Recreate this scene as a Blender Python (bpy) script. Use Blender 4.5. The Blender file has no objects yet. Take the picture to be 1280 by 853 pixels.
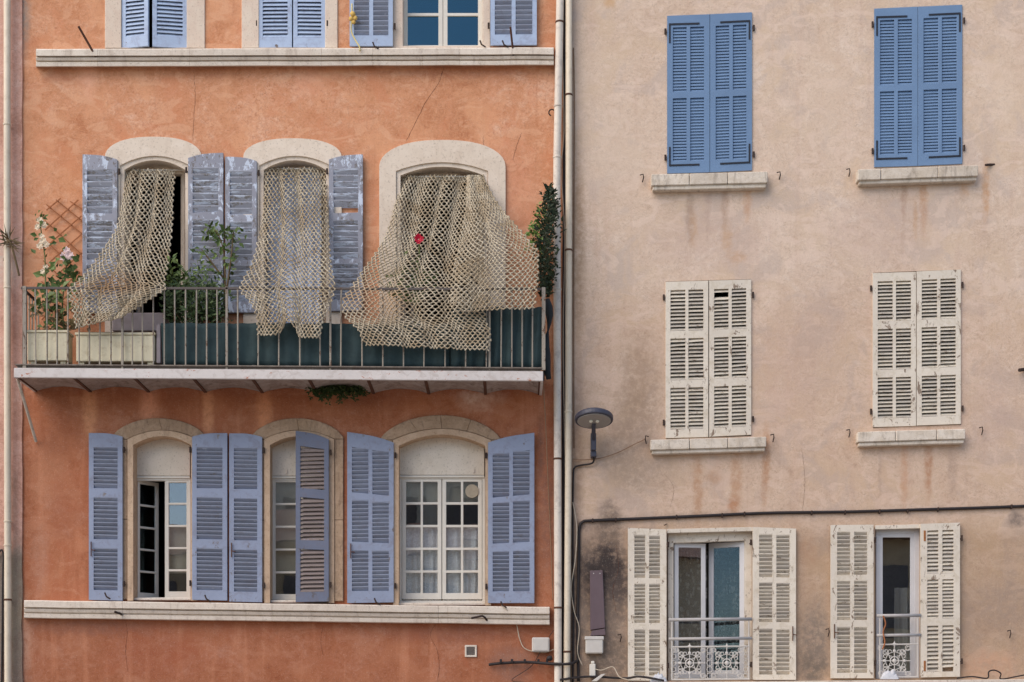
import bpy, bmesh, math, random
from mathutils import Vector, Matrix, noise as mnoise
from mathutils.geometry import tessellate_polygon

random.seed(7)
SC = bpy.context.scene
COL = SC.collection
R = math.radians

# ------------------------------------------------------------------ camera, world, sun, exposure
CAM_D, CAM_Z, HOR = 20.0, 1.6, 930.0        # metres to the facade, eye height, photo row of the eye level (100 px = 1 m on the facade)
cam_data = bpy.data.cameras.new("camera")
cam_data.sensor_width = 36.0
cam_data.lens = 36.0 * CAM_D / 12.8
cam_data.shift_y = (HOR - 426.5) / 1280.0
cam_data.clip_end = 500.0
cam = bpy.data.objects.new("camera", cam_data)
cam.location = (0, -CAM_D, CAM_Z)
cam.rotation_euler = (R(90), 0, 0)
COL.objects.link(cam)
SC.camera = cam

SUN_EL, SUN_AZ = R(46), R(232)               # azimuth clockwise from +Y
world = bpy.data.worlds.new("World")
SC.world = world
world.use_nodes = True
wn = world.node_tree
sky = wn.nodes.new("ShaderNodeTexSky")
sky.sky_type = 'NISHITA'
sky.sun_disc = False
sky.sun_elevation = SUN_EL
sky.sun_rotation = SUN_AZ
sky.dust_density = 1.0
bg = wn.nodes["Background"]
bg.inputs["Strength"].default_value = 0.11
wn.links.new(sky.outputs[0], bg.inputs[0])

sun_data = bpy.data.lights.new("sun", 'SUN')
sun_data.energy = 1.5
sun_data.angle = R(60)
sun_data.color = (1.0, 0.87, 0.73)
sun = bpy.data.objects.new("sun", sun_data)
sdir = Vector((math.sin(SUN_AZ) * math.cos(SUN_EL), math.cos(SUN_AZ) * math.cos(SUN_EL), math.sin(SUN_EL)))
sun.rotation_euler = sdir.to_track_quat('Z', 'Y').to_euler()
sun.location = (0, -10, 30)
COL.objects.link(sun)

SC.view_settings.view_transform = 'Standard'
SC.view_settings.look = 'None'
SC.view_settings.gamma = 1.0
SC.view_settings.use_curve_mapping = False
SC.view_settings.exposure = 1.0

# ------------------------------------------------------------------ geometry helpers
def P(px, py, d=0.0):
    """point d metres in front of the facade plane that is seen at photo pixel (px, py)"""
    k = (CAM_D - d) / CAM_D
    return Vector(((px - 640) / 100 * k, -d, CAM_Z + (HOR - py) / 100 * k))

ORG = {}
class MB:
    def __init__(s):
        s.v, s.f = [], []
    def add(s, vs, fs):
        b = len(s.v)
        s.v += [tuple(v) for v in vs]
        s.f += [tuple(i + b for i in f) for f in fs]
        return s
    def box(s, a, b):
        x0, y0, z0 = a; x1, y1, z1 = b
        return s.add([(x0,y0,z0),(x1,y0,z0),(x1,y1,z0),(x0,y1,z0),(x0,y0,z1),(x1,y0,z1),(x1,y1,z1),(x0,y1,z1)],
                     [(0,3,2,1),(4,5,6,7),(0,1,5,4),(1,2,6,5),(2,3,7,6),(3,0,4,7)])
    def pbox(s, x0, y0, x1, y1, df, db):
        """box: front face on the pixels at depth df, straight back to depth db"""
        a, b = P(x0, y1, df), P(x1, y0, df)
        return s.box((a.x, -df, a.z), (b.x, -db, b.z))
    def plate(s, outer, holes, yf, yb):
        """outline in XZ with holes, given thickness from y=yf to y=yb"""
        loops = [outer] + list(holes)
        flat = [p for l in loops for p in l]
        tris = tessellate_polygon([[Vector((p[0], p[1], 0)) for p in l] for l in loops])
        n = len(flat)
        vs = [(p[0], yf, p[1]) for p in flat] + [(p[0], yb, p[1]) for p in flat]
        fs = [tuple(t) for t in tris] + [tuple(i + n for i in reversed(t)) for t in tris]
        o = 0
        for l in loops:
            m = len(l)
            for i in range(m):
                j = (i + 1) % m
                fs.append((o + i, o + j, n + o + j, n + o + i))
            o += m
        return s.add(vs, fs)
    def pplate(s, outer, holes, df, db):
        px = lambda l: [(P(x, y, df).x, P(x, y, df).z) for x, y in l]
        return s.plate(px(outer), [px(h) for h in holes], -df, -db)
    def tube(s, pts, r, n=6, cap=True):
        pts = [Vector(p) for p in pts]
        rs = r if isinstance(r, (list, tuple)) else [r] * len(pts)
        up = None
        rings = []
        for i, p in enumerate(pts):
            t = (pts[min(i + 1, len(pts) - 1)] - pts[max(i - 1, 0)])
            t = t.normalized() if t.length > 1e-9 else Vector((0, 0, 1))
            if up is None:
                up = Vector((0, 1, 0)) if abs(t.y) < .9 else Vector((1, 0, 0))
            a = t.cross(up)
            if a.length < 1e-6:
                a = t.cross(Vector((1, 0, .1)))
            a.normalize(); b = a.cross(t).normalized(); up = b
            rings.append([p + (a * math.cos(2 * math.pi * k / n) + b * math.sin(2 * math.pi * k / n)) * rs[i] for k in range(n)])
        vs = [q for g in rings for q in g]
        fs = []
        for i in range(len(pts) - 1):
            for k in range(n):
                k2 = (k + 1) % n
                fs.append((i * n + k, i * n + k2, (i + 1) * n + k2, (i + 1) * n + k))
        if cap:
            fs.append(tuple(reversed(range(n))))
            fs.append(tuple((len(pts) - 1) * n + k for k in range(n)))
        return s.add(vs, fs)
    def lathe(s, c, prof, n=20, sy=1.0):
        """prof: (radius, z) pairs about the vertical axis through c"""
        vs, fs = [], []
        for r, z in prof:
            for k in range(n):
                a = 2 * math.pi * k / n
                vs.append((c[0] + r * math.cos(a), c[1] + sy * r * math.sin(a), c[2] + z))
        for i in range(len(prof) - 1):
            for k in range(n):
                k2 = (k + 1) % n
                fs.append((i * n + k, i * n + k2, (i + 1) * n + k2, (i + 1) * n + k))
        fs.append(tuple(reversed(range(n)))); fs.append(tuple((len(prof) - 1) * n + k for k in range(n)))
        return s.add(vs, fs)
    def blob(s, c, rx, ry, rz, n=8, m=5, jit=.12):
        prof = []
        vs, fs = [], []
        vs.append((c[0], c[1], c[2] - rz))
        for i in range(1, m):
            a = -math.pi / 2 + math.pi * i / m
            for k in range(n):
                b = 2 * math.pi * k / n
                j = 1 + random.uniform(-jit, jit)
                vs.append((c[0] + rx * j * math.cos(a) * math.cos(b), c[1] + ry * j * math.cos(a) * math.sin(b), c[2] + rz * j * math.sin(a)))
        vs.append((c[0], c[1], c[2] + rz))
        for k in range(n):
            fs.append((0, 1 + (k + 1) % n, 1 + k))
            fs.append((len(vs) - 1, len(vs) - 1 - n + k, len(vs) - 1 - n + (k + 1) % n))
        for i in range(m - 2):
            for k in range(n):
                k2 = (k + 1) % n
                fs.append((1 + i * n + k, 1 + i * n + k2, 1 + (i + 1) * n + k2, 1 + (i + 1) * n + k))
        return s.add(vs, fs)
    def leaf(s, p, d, n, L, W):
        """a bent pointed leaf of four faces"""
        d = d.normalized(); side = d.cross(n)
        if side.length < 1e-5: side = d.cross(Vector((.3, .5, .8)))
        side.normalize(); nn = side.cross(d)
        q = [p, p + d * L * .4 + side * W * .5 + nn * W * .12, p + d * L * .45 - nn * W * .08, p + d * L * .4 - side * W * .5 + nn * W * .12, p + d * L - nn * L * .12]
        return s.add(q, [(0, 1, 2), (0, 2, 3), (1, 4, 2), (2, 4, 3)])
    def tilt(s, c, ang):
        m = Matrix.Translation(c) @ Matrix.Rotation(ang, 4, 'X') @ Matrix.Translation(-Vector(c))
        s.v = [tuple(m @ Vector(v)) for v in s.v]
        return s
    def mesh(s, name, org=Vector((0, 0, 0)), bevel=0.0, smooth=False, wob=0.0):
        me = bpy.data.meshes.new(name)
        bm = bmesh.new()
        vs = [bm.verts.new(Vector(v) - org) for v in s.v]
        for f in s.f:
            try: bm.faces.new([vs[i] for i in f])
            except ValueError: pass
        bmesh.ops.recalc_face_normals(bm, faces=bm.faces)
        if wob:
            for v in bm.verts:
                q = (v.co + org) * 3.1
                v.co += Vector((mnoise.noise(q), 0.3 * mnoise.noise(q + Vector((9, 1, 2))), mnoise.noise(q + Vector((3, 7, 5))))) * wob
        if bevel:
            es = [e for e in bm.edges if len(e.link_faces) == 2 and e.calc_face_angle(0) > .6]
            bmesh.ops.bevel(bm, geom=es, offset=bevel, segments=1, affect='EDGES', clamp_overlap=True)
        bm.to_mesh(me); bm.free()
        if smooth:
            for p in me.polygons: p.use_smooth = True
        return me
    def build(s, name, mat, parent=None, bevel=0.0, smooth=False, label=None, cat=None, group=None, kind=None, org=None, wob=0.0):
        o_ = org if org is not None else (ORG[parent.name] if parent is not None else centre_base(s.v))
        me = s.mesh(name, o_, bevel, smooth, wob)
        if isinstance(mat, (list, tuple)):
            for m in mat: me.materials.append(m)
        else:
            me.materials.append(mat)
        o = bpy.data.objects.new(name, me)
        COL.objects.link(o)
        ORG[o.name] = Vector(o_)
        if parent is not None: o.parent = parent
        else: o.location = o_
        return tag(o, label, cat, group, kind)

def centre_base(vs):
    xs, ys, zs = zip(*vs)
    return Vector(((min(xs) + max(xs)) / 2, (min(ys) + max(ys)) / 2, min(zs)))

def tag(o, label=None, cat=None, group=None, kind=None):
    if label: o["label"] = label
    if cat: o["category"] = cat
    if group: o["group"] = group
    if kind: o["kind"] = kind
    return o

def thing(name, label, cat, loc, group=None, kind=None):
    o = bpy.data.objects.new(name, None)
    o.empty_display_size = .1
    COL.objects.link(o)
    o.location = loc
    ORG[o.name] = Vector(loc)
    return tag(o, label, cat, group, kind)

def part_empty(name, parent, label=None):
    o = bpy.data.objects.new(name, None)
    o.empty_display_size = .1
    COL.objects.link(o)
    o.parent = parent
    ORG[o.name] = ORG[parent.name].copy()
    if label: o["label"] = label
    return o

def link_copy(me, name, parent, loc):
    o = bpy.data.objects.new(name, me)
    COL.objects.link(o)
    o.parent = parent
    o.location = loc
    return o

def arch(xl, xr, ys, ya, n=14, a=2.0, b=1.0):
    """points left to right along an arch from the springing ys to the apex ya"""
    out = []
    for i in range(n + 1):
        t = -1 + 2 * i / n
        if b < .9: t = math.sin(t * math.pi / 2)
        out.append(((xl + xr) / 2 + t * (xr - xl) / 2, ys - (ys - ya) * max(0.0, 1 - abs(t) ** a) ** b))
    return out

# ------------------------------------------------------------------ material helpers
def lin(c):
    return tuple((x / 255 / 12.92) if x / 255 <= .04045 else ((x / 255 + .055) / 1.055) ** 2.4 for x in c) + (1.0,)

class NT:
    def __init__(s, name):
        s.m = bpy.data.materials.new(name)
        s.m.use_nodes = True
        s.t = s.m.node_tree
        s.bsdf = s.t.nodes["Principled BSDF"]
        s.out = s.t.nodes["Material Output"]
    def n(s, ty, **kw):
        x = s.t.nodes.new(ty)
        for k, v in kw.items(): setattr(x, k, v)
        return x
    def put(s, sock, v):
        if isinstance(v, bpy.types.NodeSocket): s.t.links.new(v, sock)
        else: sock.default_value = v
    def pos(s):
        return s.n("ShaderNodeNewGeometry").outputs["Position"]
    def obj(s):
        return s.n("ShaderNodeTexCoord").outputs["Object"]
    def rnd(s):
        return s.n("ShaderNodeObjectInfo").outputs["Random"]
    def noise(s, vec, scale, detail=5, rough=.55, dist=0.0):
        x = s.n("ShaderNodeTexNoise")
        s.put(x.inputs["Vector"], vec)
        x.inputs["Scale"].default_value = scale; x.inputs["Detail"].default_value = detail
        x.inputs["Roughness"].default_value = rough; x.inputs["Distortion"].default_value = dist
        return x.outputs["Fac"]
    def vmul(s, vec, k):
        x = s.n("ShaderNodeVectorMath", operation='MULTIPLY')
        s.put(x.inputs[0], vec); s.put(x.inputs[1], k)
        return x.outputs[0]
    def vadd(s, vec, k):
        x = s.n("ShaderNodeVectorMath", operation='ADD')
        s.put(x.inputs[0], vec); s.put(x.inputs[1], k)
        return x.outputs[0]
    def math(s, op, a, b=0.0, clamp=False):
        x = s.n("ShaderNodeMath", operation=op, use_clamp=clamp)
        s.put(x.inputs[0], a); s.put(x.inputs[1], b)
        return x.outputs[0]
    def rng(s, v, a, b, c=0.0, d=1.0, smooth=True):
        x = s.n("ShaderNodeMapRange", interpolation_type='SMOOTHSTEP' if smooth else 'LINEAR')
        s.put(x.inputs[0], v)
        for i, q in enumerate((a, b, c, d)): x.inputs[1 + i].default_value = q
        return x.outputs[0]
    def mix(s, fac, a, b, blend='MIX'):
        x = s.n("ShaderNodeMix", data_type='RGBA', blend_type=blend)
        s.put(x.inputs[0], fac); s.put(x.inputs[6], a); s.put(x.inputs[7], b)
        return x.outputs[2]
    def ramp(s, fac, stops):
        x = s.n("ShaderNodeValToRGB")
        s.put(x.inputs[0], fac)
        e = x.color_ramp.elements
        while len(e) < len(stops): e.new(.5)
        for i, (p, c) in enumerate(stops):
            e[i].position = p; e[i].color = c
        return x.outputs[0]
    def bump(s, h, strength=.4, dist=.01, normal=None):
        x = s.n("ShaderNodeBump")
        s.put(x.inputs["Height"], h)
        x.inputs["Strength"].default_value = strength; x.inputs["Distance"].default_value = dist
        if normal is not None: s.put(x.inputs["Normal"], normal)
        return x.outputs[0]
    def done(s, col, rough=.8, normal=None, spec=.3, metal=0.0):
        s.put(s.bsdf.inputs["Base Color"], col)
        s.put(s.bsdf.inputs["Roughness"], rough)
        s.bsdf.inputs["Specular IOR Level"].default_value = spec
        s.bsdf.inputs["Metallic"].default_value = metal
        if normal is not None: s.put(s.bsdf.inputs["Normal"], normal)
        return s.m

def blob_mask(t, pos, cx, cy, rx, ry, warp, soft=.25):
    """an uneven patch on the wall: centre and radii in photo pixels on the facade"""
    c = P(cx, cy)
    v = t.vadd(warp, (-c.x, 0, -c.z))
    v = t.vmul(v, (100.0 / rx, 0, 100.0 / ry))
    x = t.n("ShaderNodeVectorMath", operation='LENGTH')
    t.put(x.inputs[0], v)
    return t.rng(x.outputs["Value"], 1.15, soft)

def warped(t, pos, amt=.35, scale=4):
    x = t.n("ShaderNodeTexNoise")
    t.put(x.inputs["Vector"], pos); x.inputs["Scale"].default_value = scale; x.inputs["Detail"].default_value = 5
    x.inputs["Roughness"].default_value = .65
    v = t.vadd(x.outputs["Color"], (-.5, -.5, -.5))
    return t.vadd(pos, t.vmul(v, (amt, amt, amt)))

def stucco(name, stops, zones=(), stains=(), bump=.35, streak=None, mott=None, contrast=1.8, clouds=None, grit=1.0):
    t = NT(name)
    p = t.pos()
    big = t.noise(p, .9, 5, .6, .6)
    med = t.noise(p, 3.2, 8, .66, 1.4)
    trowel = t.noise(t.vmul(p, (1, 1, 1.25)), 8.5, 7, .6, 2.6)
    fine = t.noise(p, 62, 4, .65)
    f = t.math('ADD', t.math('MULTIPLY', big, .36), t.math('ADD', t.math('MULTIPLY', med, .38), t.math('MULTIPLY', trowel, .26)))
    ridge = t.math('ABSOLUTE', t.math('SUBTRACT', t.noise(t.vadd(p, (3, 8, 1)), 5.5, 6, .62, 3.2), .5))
    f = t.math('ADD', t.math('MULTIPLY', t.math('SUBTRACT', f, .5), contrast), .5)
    col = t.ramp(f, stops)
    col = t.mix(t.math('MULTIPLY', t.rng(ridge, .022, .0), t.rng(med, .38, .56, 0, .45)), col, t.mix(1.0, col, (.52, .48, .46, 1), 'MULTIPLY'))
    grain = t.noise(t.vadd(p, (1, 2, 6)), 26, 6, .72, .8)
    col = t.mix(t.rng(grain, .50, .70, 0, .42), col, t.mix(1.0, col, (.60, .55, .52, 1), 'MULTIPLY'))
    col = t.mix(t.rng(grain, .48, .32, 0, .22), col, t.mix(1.0, col, (1.3, 1.3, 1.3, 1), 'MULTIPLY'))
    w = warped(t, p)
    if clouds:
        cl = t.noise(t.vadd(p, (17, 2, 5)), 1.5, 4, .55, .8)
        col = t.mix(t.rng(cl, .49, .65, 0, .65), col, lin(clouds[0]))
        cl = t.noise(t.vadd(p, (3, 12, 25)), 1.9, 4, .55, .8)
        col = t.mix(t.rng(cl, .50, .66, 0, .65), col, lin(clouds[1]))
        cl = t.noise(t.vmul(t.vadd(p, (8, 2, 11)), (1, 1, 1.8)), 2.6, 6, .6, 1.2)
        col = t.mix(t.rng(cl, .53, .60, 0, .5), col, lin(clouds[2]))
    for (y0, y1, tint, amt) in zones:           # darker tint blended in below each given height
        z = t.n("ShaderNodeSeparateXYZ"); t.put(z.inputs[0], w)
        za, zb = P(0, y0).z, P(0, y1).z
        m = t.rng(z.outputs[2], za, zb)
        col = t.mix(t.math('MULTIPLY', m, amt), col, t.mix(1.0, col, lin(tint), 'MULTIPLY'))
    if streak:
        sv = t.noise(t.vmul(p, (5.5, 1, .45)), 1.0, 6, .6, .3)
        m = t.math('MULTIPLY', t.rng(sv, .50, .72), streak[1])
        col = t.mix(m, col, lin(streak[0]))
        sv = t.noise(t.vmul(t.vadd(p, (31, 7, 3)), (9, 1, .6)), 1.0, 5, .6, .3)
        m = t.math('MULTIPLY', t.rng(sv, .56, .75), streak[1] * .7)
        col = t.mix(m, col, lin(streak[2]))
    if mott:
        mv = t.noise(t.vadd(p, (5, 5, 9)), 17, 6, .7, 1.5)
        col = t.mix(t.math('MULTIPLY', t.rng(mv, .52, .66), t.math('MULTIPLY', t.rng(big, .42, .6), mott[1])), col, lin(mott[0]))
    w2 = warped(t, p, .09, 9)
    for (cx, cy, rx, ry, c, amt) in stains:
        m = blob_mask(t, p, cx, cy, rx, ry, w if rx > 15 else w2)
        br = t.rng(t.noise(p, 13, 5, .7), .30, .62, .35, 1.0)
        col = t.mix(t.math('MULTIPLY', t.math('MULTIPLY', m, br), amt), col, lin(c))
    col = t.mix(t.math('MULTIPLY', t.rng(fine, .56, .72), .30 * grit), col, t.mix(1.0, col, (.35, .33, .32, 1), 'MULTIPLY'))
    col = t.mix(t.math('MULTIPLY', t.rng(fine, .44, .30), .20 * grit), col, (.75, .68, .6, 1))
    h = t.math('ADD', t.math('MULTIPLY', med, 1.2), t.math('ADD', t.math('MULTIPLY', trowel, .55), t.math('MULTIPLY', fine, .16)))
    return t.done(col, .92, t.bump(h, bump, .02), .15)

def stone(name, c1, c2, dirt, amt=.5, scale=6, bump=.4):
    t = NT(name)
    p = t.pos()
    a = t.noise(p, scale, 8, .65, .8)
    b = t.noise(p, 45, 5, .65)
    d = t.noise(t.vmul(p, (4, 2, 1.1)), 2.2, 7, .7, .6)
    col = t.mix(t.rng(a, .35, .65), lin(c1), lin(c2))
    r = t.rnd()
    col = t.mix(t.math('MULTIPLY', r, .25), col, lin(dirt))
    col = t.mix(t.math('MULTIPLY', t.rng(d, .50, .68), amt), col, lin(dirt))
    col = t.mix(t.math('MULTIPLY', t.rng(b, .56, .66), .45), col, t.mix(1.0, col, (.4, .37, .34, 1), 'MULTIPLY'))
    return t.done(col, .9, t.bump(t.math('ADD', a, t.math('MULTIPLY', b, .4)), bump, .012), .15)

def paint(name, c, bare, wear=.5, chip=None, chip_amt=0.0, rough=.55, vary=.12, stretch=(1, 1, 6), dirt=None):
    """brushed paint on wood or iron: worn to the bare material in streaks, chips of an older coat"""
    t = NT(name)
    p = t.pos()
    r = t.rnd()
    pv = t.vadd(t.obj(), t.n("ShaderNodeCombineXYZ").outputs[0])
    cx = t.n("ShaderNodeCombineXYZ"); t.put(cx.inputs[0], t.math('MULTIPLY', r, 40)); t.put(cx.inputs[2], t.math('MULTIPLY', r, 23))
    pv = t.vadd(p, t.vmul(cx.outputs[0], (1, 1, 1)))
    g = t.noise(t.vmul(pv, stretch), 9, 7, .7, .4)
    h = t.noise(pv, 24, 6, .7, .5)
    l = t.noise(p, 1.8, 5, .6)
    base = t.mix(t.math('MULTIPLY', r, vary * 2.5), lin(c), t.mix(1.0, lin(c), (.62, .62, .66, 1), 'MULTIPLY'))
    base = t.mix(t.rng(l, .35, .7, 0, .32), base, t.mix(1.0, base, (.72, .70, .70, 1), 'MULTIPLY'))
    base = t.mix(t.rng(h, .5, .68, 0, .25), base, t.mix(1.0, base, (1.25, 1.22, 1.2, 1), 'MULTIPLY'))
    if dirt:
        base = t.mix(t.rng(t.noise(t.vmul(pv, (3, 3, 3)), 3, 6, .7, .6), .48, .66, 0, .6), base, lin(dirt))
    m = t.rng(t.math('ADD', t.math('MULTIPLY', g, .55), t.math('MULTIPLY', h, .45)), .70 - .3 * wear, .74 - .3 * wear)
    col = t.mix(m, base, lin(bare))
    if chip:
        k = t.noise(t.vmul(t.vadd(pv, (4, 1, 8)), tuple(.35 + .65 * q for q in stretch)), 7.5, 8, .75, .5)
        col = t.mix(t.rng(k, .66 - .25 * chip_amt, .68 - .25 * chip_amt), col, lin(chip))
    return t.done(col, rough, t.bump(t.math('ADD', g, t.math('MULTIPLY', m, -.8)), .35, .004), .3)

def plain(name, c, rough=.7, metal=0.0, vary=.25, scale=12, spec=.3, bump=.15):
    t = NT(name)
    p = t.pos()
    a = t.noise(p, scale, 6, .65, .3)
    b = t.noise(p, scale * .15, 4, .6)
    col = t.mix(t.rng(a, .35, .7, 0, vary), lin(c), t.mix(1.0, lin(c), (.45, .43, .42, 1), 'MULTIPLY'))
    col = t.mix(t.rng(b, .4, .65, 0, vary), col, t.mix(1.0, col, (1.25, 1.2, 1.15, 1), 'MULTIPLY'))
    return t.done(col, rough, t.bump(a, bump, .004), spec, metal)

def leafy(name, c1, c2, sat=.45):
    t = NT(name)
    p = t.pos()
    a = t.noise(p, 22, 3, .6)
    g = t.n("ShaderNodeNewGeometry")
    col = t.mix(t.math('ADD', t.math('MULTIPLY', g.outputs["Random Per Island"], .7), t.math('MULTIPLY', a, .3)), lin(c1), lin(c2))
    return t.done(col, sat, None, .25)

M = {}
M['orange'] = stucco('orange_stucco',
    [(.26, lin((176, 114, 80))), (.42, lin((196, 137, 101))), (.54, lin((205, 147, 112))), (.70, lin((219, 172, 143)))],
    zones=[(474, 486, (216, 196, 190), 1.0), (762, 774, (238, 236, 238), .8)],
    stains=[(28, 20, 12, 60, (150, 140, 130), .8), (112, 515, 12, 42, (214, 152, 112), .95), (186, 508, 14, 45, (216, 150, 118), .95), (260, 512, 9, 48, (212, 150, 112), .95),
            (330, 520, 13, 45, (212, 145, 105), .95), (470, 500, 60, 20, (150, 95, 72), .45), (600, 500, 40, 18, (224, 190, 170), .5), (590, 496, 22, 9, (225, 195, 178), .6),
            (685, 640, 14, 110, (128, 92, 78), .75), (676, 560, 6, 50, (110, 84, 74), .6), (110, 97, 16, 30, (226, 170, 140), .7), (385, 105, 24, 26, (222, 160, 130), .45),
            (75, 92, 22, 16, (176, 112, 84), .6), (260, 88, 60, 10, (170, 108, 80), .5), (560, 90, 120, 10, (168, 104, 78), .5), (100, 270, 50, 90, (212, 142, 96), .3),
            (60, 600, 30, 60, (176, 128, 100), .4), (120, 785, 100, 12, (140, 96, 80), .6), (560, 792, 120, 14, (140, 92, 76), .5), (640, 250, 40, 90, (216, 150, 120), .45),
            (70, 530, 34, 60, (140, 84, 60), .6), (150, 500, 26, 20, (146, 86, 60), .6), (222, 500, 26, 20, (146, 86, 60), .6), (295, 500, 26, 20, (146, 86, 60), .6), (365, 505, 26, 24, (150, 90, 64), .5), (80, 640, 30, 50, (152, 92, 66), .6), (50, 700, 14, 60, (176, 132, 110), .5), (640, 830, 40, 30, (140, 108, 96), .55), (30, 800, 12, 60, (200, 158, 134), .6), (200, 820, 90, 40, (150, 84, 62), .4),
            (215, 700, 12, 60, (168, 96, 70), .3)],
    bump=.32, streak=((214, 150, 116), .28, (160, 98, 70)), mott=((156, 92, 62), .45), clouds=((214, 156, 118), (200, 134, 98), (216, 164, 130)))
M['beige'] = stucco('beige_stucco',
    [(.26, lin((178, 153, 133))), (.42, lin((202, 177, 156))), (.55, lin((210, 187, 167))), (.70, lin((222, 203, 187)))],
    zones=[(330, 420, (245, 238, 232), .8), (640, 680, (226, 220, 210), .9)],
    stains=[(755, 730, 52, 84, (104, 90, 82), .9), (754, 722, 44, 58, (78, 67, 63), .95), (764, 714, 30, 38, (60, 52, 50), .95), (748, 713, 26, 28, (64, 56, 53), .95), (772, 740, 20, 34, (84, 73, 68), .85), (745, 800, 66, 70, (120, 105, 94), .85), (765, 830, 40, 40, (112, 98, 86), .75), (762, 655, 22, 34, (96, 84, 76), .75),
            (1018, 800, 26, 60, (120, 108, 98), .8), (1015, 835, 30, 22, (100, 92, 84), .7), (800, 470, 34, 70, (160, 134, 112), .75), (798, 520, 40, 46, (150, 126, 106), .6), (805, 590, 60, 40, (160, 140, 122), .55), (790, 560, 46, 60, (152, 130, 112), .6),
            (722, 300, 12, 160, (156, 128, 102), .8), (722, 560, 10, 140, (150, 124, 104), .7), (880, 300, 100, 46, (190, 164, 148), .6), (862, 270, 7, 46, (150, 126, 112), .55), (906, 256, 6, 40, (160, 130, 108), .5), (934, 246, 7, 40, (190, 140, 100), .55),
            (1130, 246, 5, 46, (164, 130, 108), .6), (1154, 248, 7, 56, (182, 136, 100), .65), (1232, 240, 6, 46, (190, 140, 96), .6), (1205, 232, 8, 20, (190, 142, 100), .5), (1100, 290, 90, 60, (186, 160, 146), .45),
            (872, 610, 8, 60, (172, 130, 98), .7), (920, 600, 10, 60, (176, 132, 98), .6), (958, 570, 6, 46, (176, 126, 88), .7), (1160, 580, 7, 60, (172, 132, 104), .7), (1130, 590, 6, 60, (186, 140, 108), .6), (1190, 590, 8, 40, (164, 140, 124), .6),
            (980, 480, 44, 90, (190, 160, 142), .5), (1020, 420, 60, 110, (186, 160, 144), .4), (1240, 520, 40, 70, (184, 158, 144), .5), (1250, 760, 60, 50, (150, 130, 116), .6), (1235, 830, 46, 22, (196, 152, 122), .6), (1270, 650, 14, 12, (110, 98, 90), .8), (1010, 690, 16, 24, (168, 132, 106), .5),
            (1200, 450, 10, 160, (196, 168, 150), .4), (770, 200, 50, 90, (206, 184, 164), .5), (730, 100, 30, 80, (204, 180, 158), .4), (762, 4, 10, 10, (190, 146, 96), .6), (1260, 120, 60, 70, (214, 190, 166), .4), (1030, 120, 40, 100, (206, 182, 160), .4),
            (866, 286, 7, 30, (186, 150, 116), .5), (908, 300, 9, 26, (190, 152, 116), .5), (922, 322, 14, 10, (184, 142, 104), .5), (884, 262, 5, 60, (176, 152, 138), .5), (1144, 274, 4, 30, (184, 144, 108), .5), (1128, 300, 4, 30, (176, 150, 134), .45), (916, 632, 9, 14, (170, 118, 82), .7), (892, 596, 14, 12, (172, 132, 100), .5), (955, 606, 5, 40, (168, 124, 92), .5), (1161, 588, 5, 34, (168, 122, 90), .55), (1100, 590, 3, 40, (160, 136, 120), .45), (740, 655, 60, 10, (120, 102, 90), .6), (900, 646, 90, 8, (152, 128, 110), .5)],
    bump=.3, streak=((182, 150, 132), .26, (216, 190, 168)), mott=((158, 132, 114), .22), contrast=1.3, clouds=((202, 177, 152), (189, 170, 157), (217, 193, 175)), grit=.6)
M['pink'] = stucco('pink_render',
    [(.30, lin((172, 128, 110))), (.45, lin((196, 152, 134))), (.56, lin((205, 163, 146))), (.68, lin((214, 178, 162)))],
    zones=[(678, 698, (172, 186, 186), 1.0)],
    stains=[(8, 330, 30, 36, (200, 184, 172), .8), (0, 232, 9, 24, (150, 120, 106), .4), (20, 760, 18, 110, (140, 128, 112), 1.0), (4, 760, 14, 80, (120, 112, 104), .7), (18, 620, 8, 40, (150, 120, 100), .6)], bump=.35)
M['cream'] = stone('cream_painted_plaster', (221, 206, 189), (213, 197, 179), (184, 164, 144), .3, 5, .25)
M['cream_top'] = stone('cream_painted_band', (212, 192, 174), (218, 202, 184), (184, 162, 146), .3, 5, .25)
M['sandstone'] = stone('weathered_sandstone', (184, 156, 130), (166, 139, 113), (132, 109, 90), .7, 11, .8)
M['bead'] = stone('sandstone_bead', (188, 160, 133), (202, 175, 148), (150, 126, 106), .5, 9, .3)
M['ledge'] = stone('painted_ledge_stone', (224, 212, 197), (214, 200, 184), (168, 152, 138), .45, 7, .35)
M['sill'] = stone('limestone_sill', (217, 205, 190), (202, 188, 170), (134, 121, 108), .6, 8, .5)
M['slab'] = paint('white_fascia_paint', (208, 200, 194), (150, 116, 96), .12, (168, 108, 82), .22, .7, .1, (1, 1, 2), (176, 164, 156))
M['soffit'] = stone('grey_plaster_soffit', (176, 162, 154), (152, 136, 128), (108, 92, 82), .7, 7, .4)
M['concrete_edge'] = stone('grey_slab_edge', (132, 122, 112), (112, 102, 94), (84, 74, 66), .6, 9, .4)
M['blue_new'] = paint('fresh_blue_paint', (108, 134, 166), (84, 100, 126), .0, None, 0, .5, .06)
M['blue_old'] = paint('faded_lilac_blue_paint', (142, 151, 172), (124, 118, 116), .36, (112, 106, 108), .18, .65, .10, (1, 1, .6), (124, 124, 138))
M['blue_slat'] = paint('faded_blue_slat_paint', (136, 143, 160), (120, 116, 116), .42, (166, 172, 186), .12, .65, .18, (.5, 1, 5), (120, 120, 132))
M['blue_top'] = paint('pale_blue_paint', (168, 184, 208), (126, 122, 120), .28, (104, 92, 86), .12, .6, .10, (1, 1, .6), (140, 146, 168))
M['blue_dull'] = paint('dirty_slate_blue_paint', (106, 112, 130), (102, 98, 98), .38, (96, 90, 92), .2, .65, .10, (1, 1, .6), (108, 106, 118))
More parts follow.
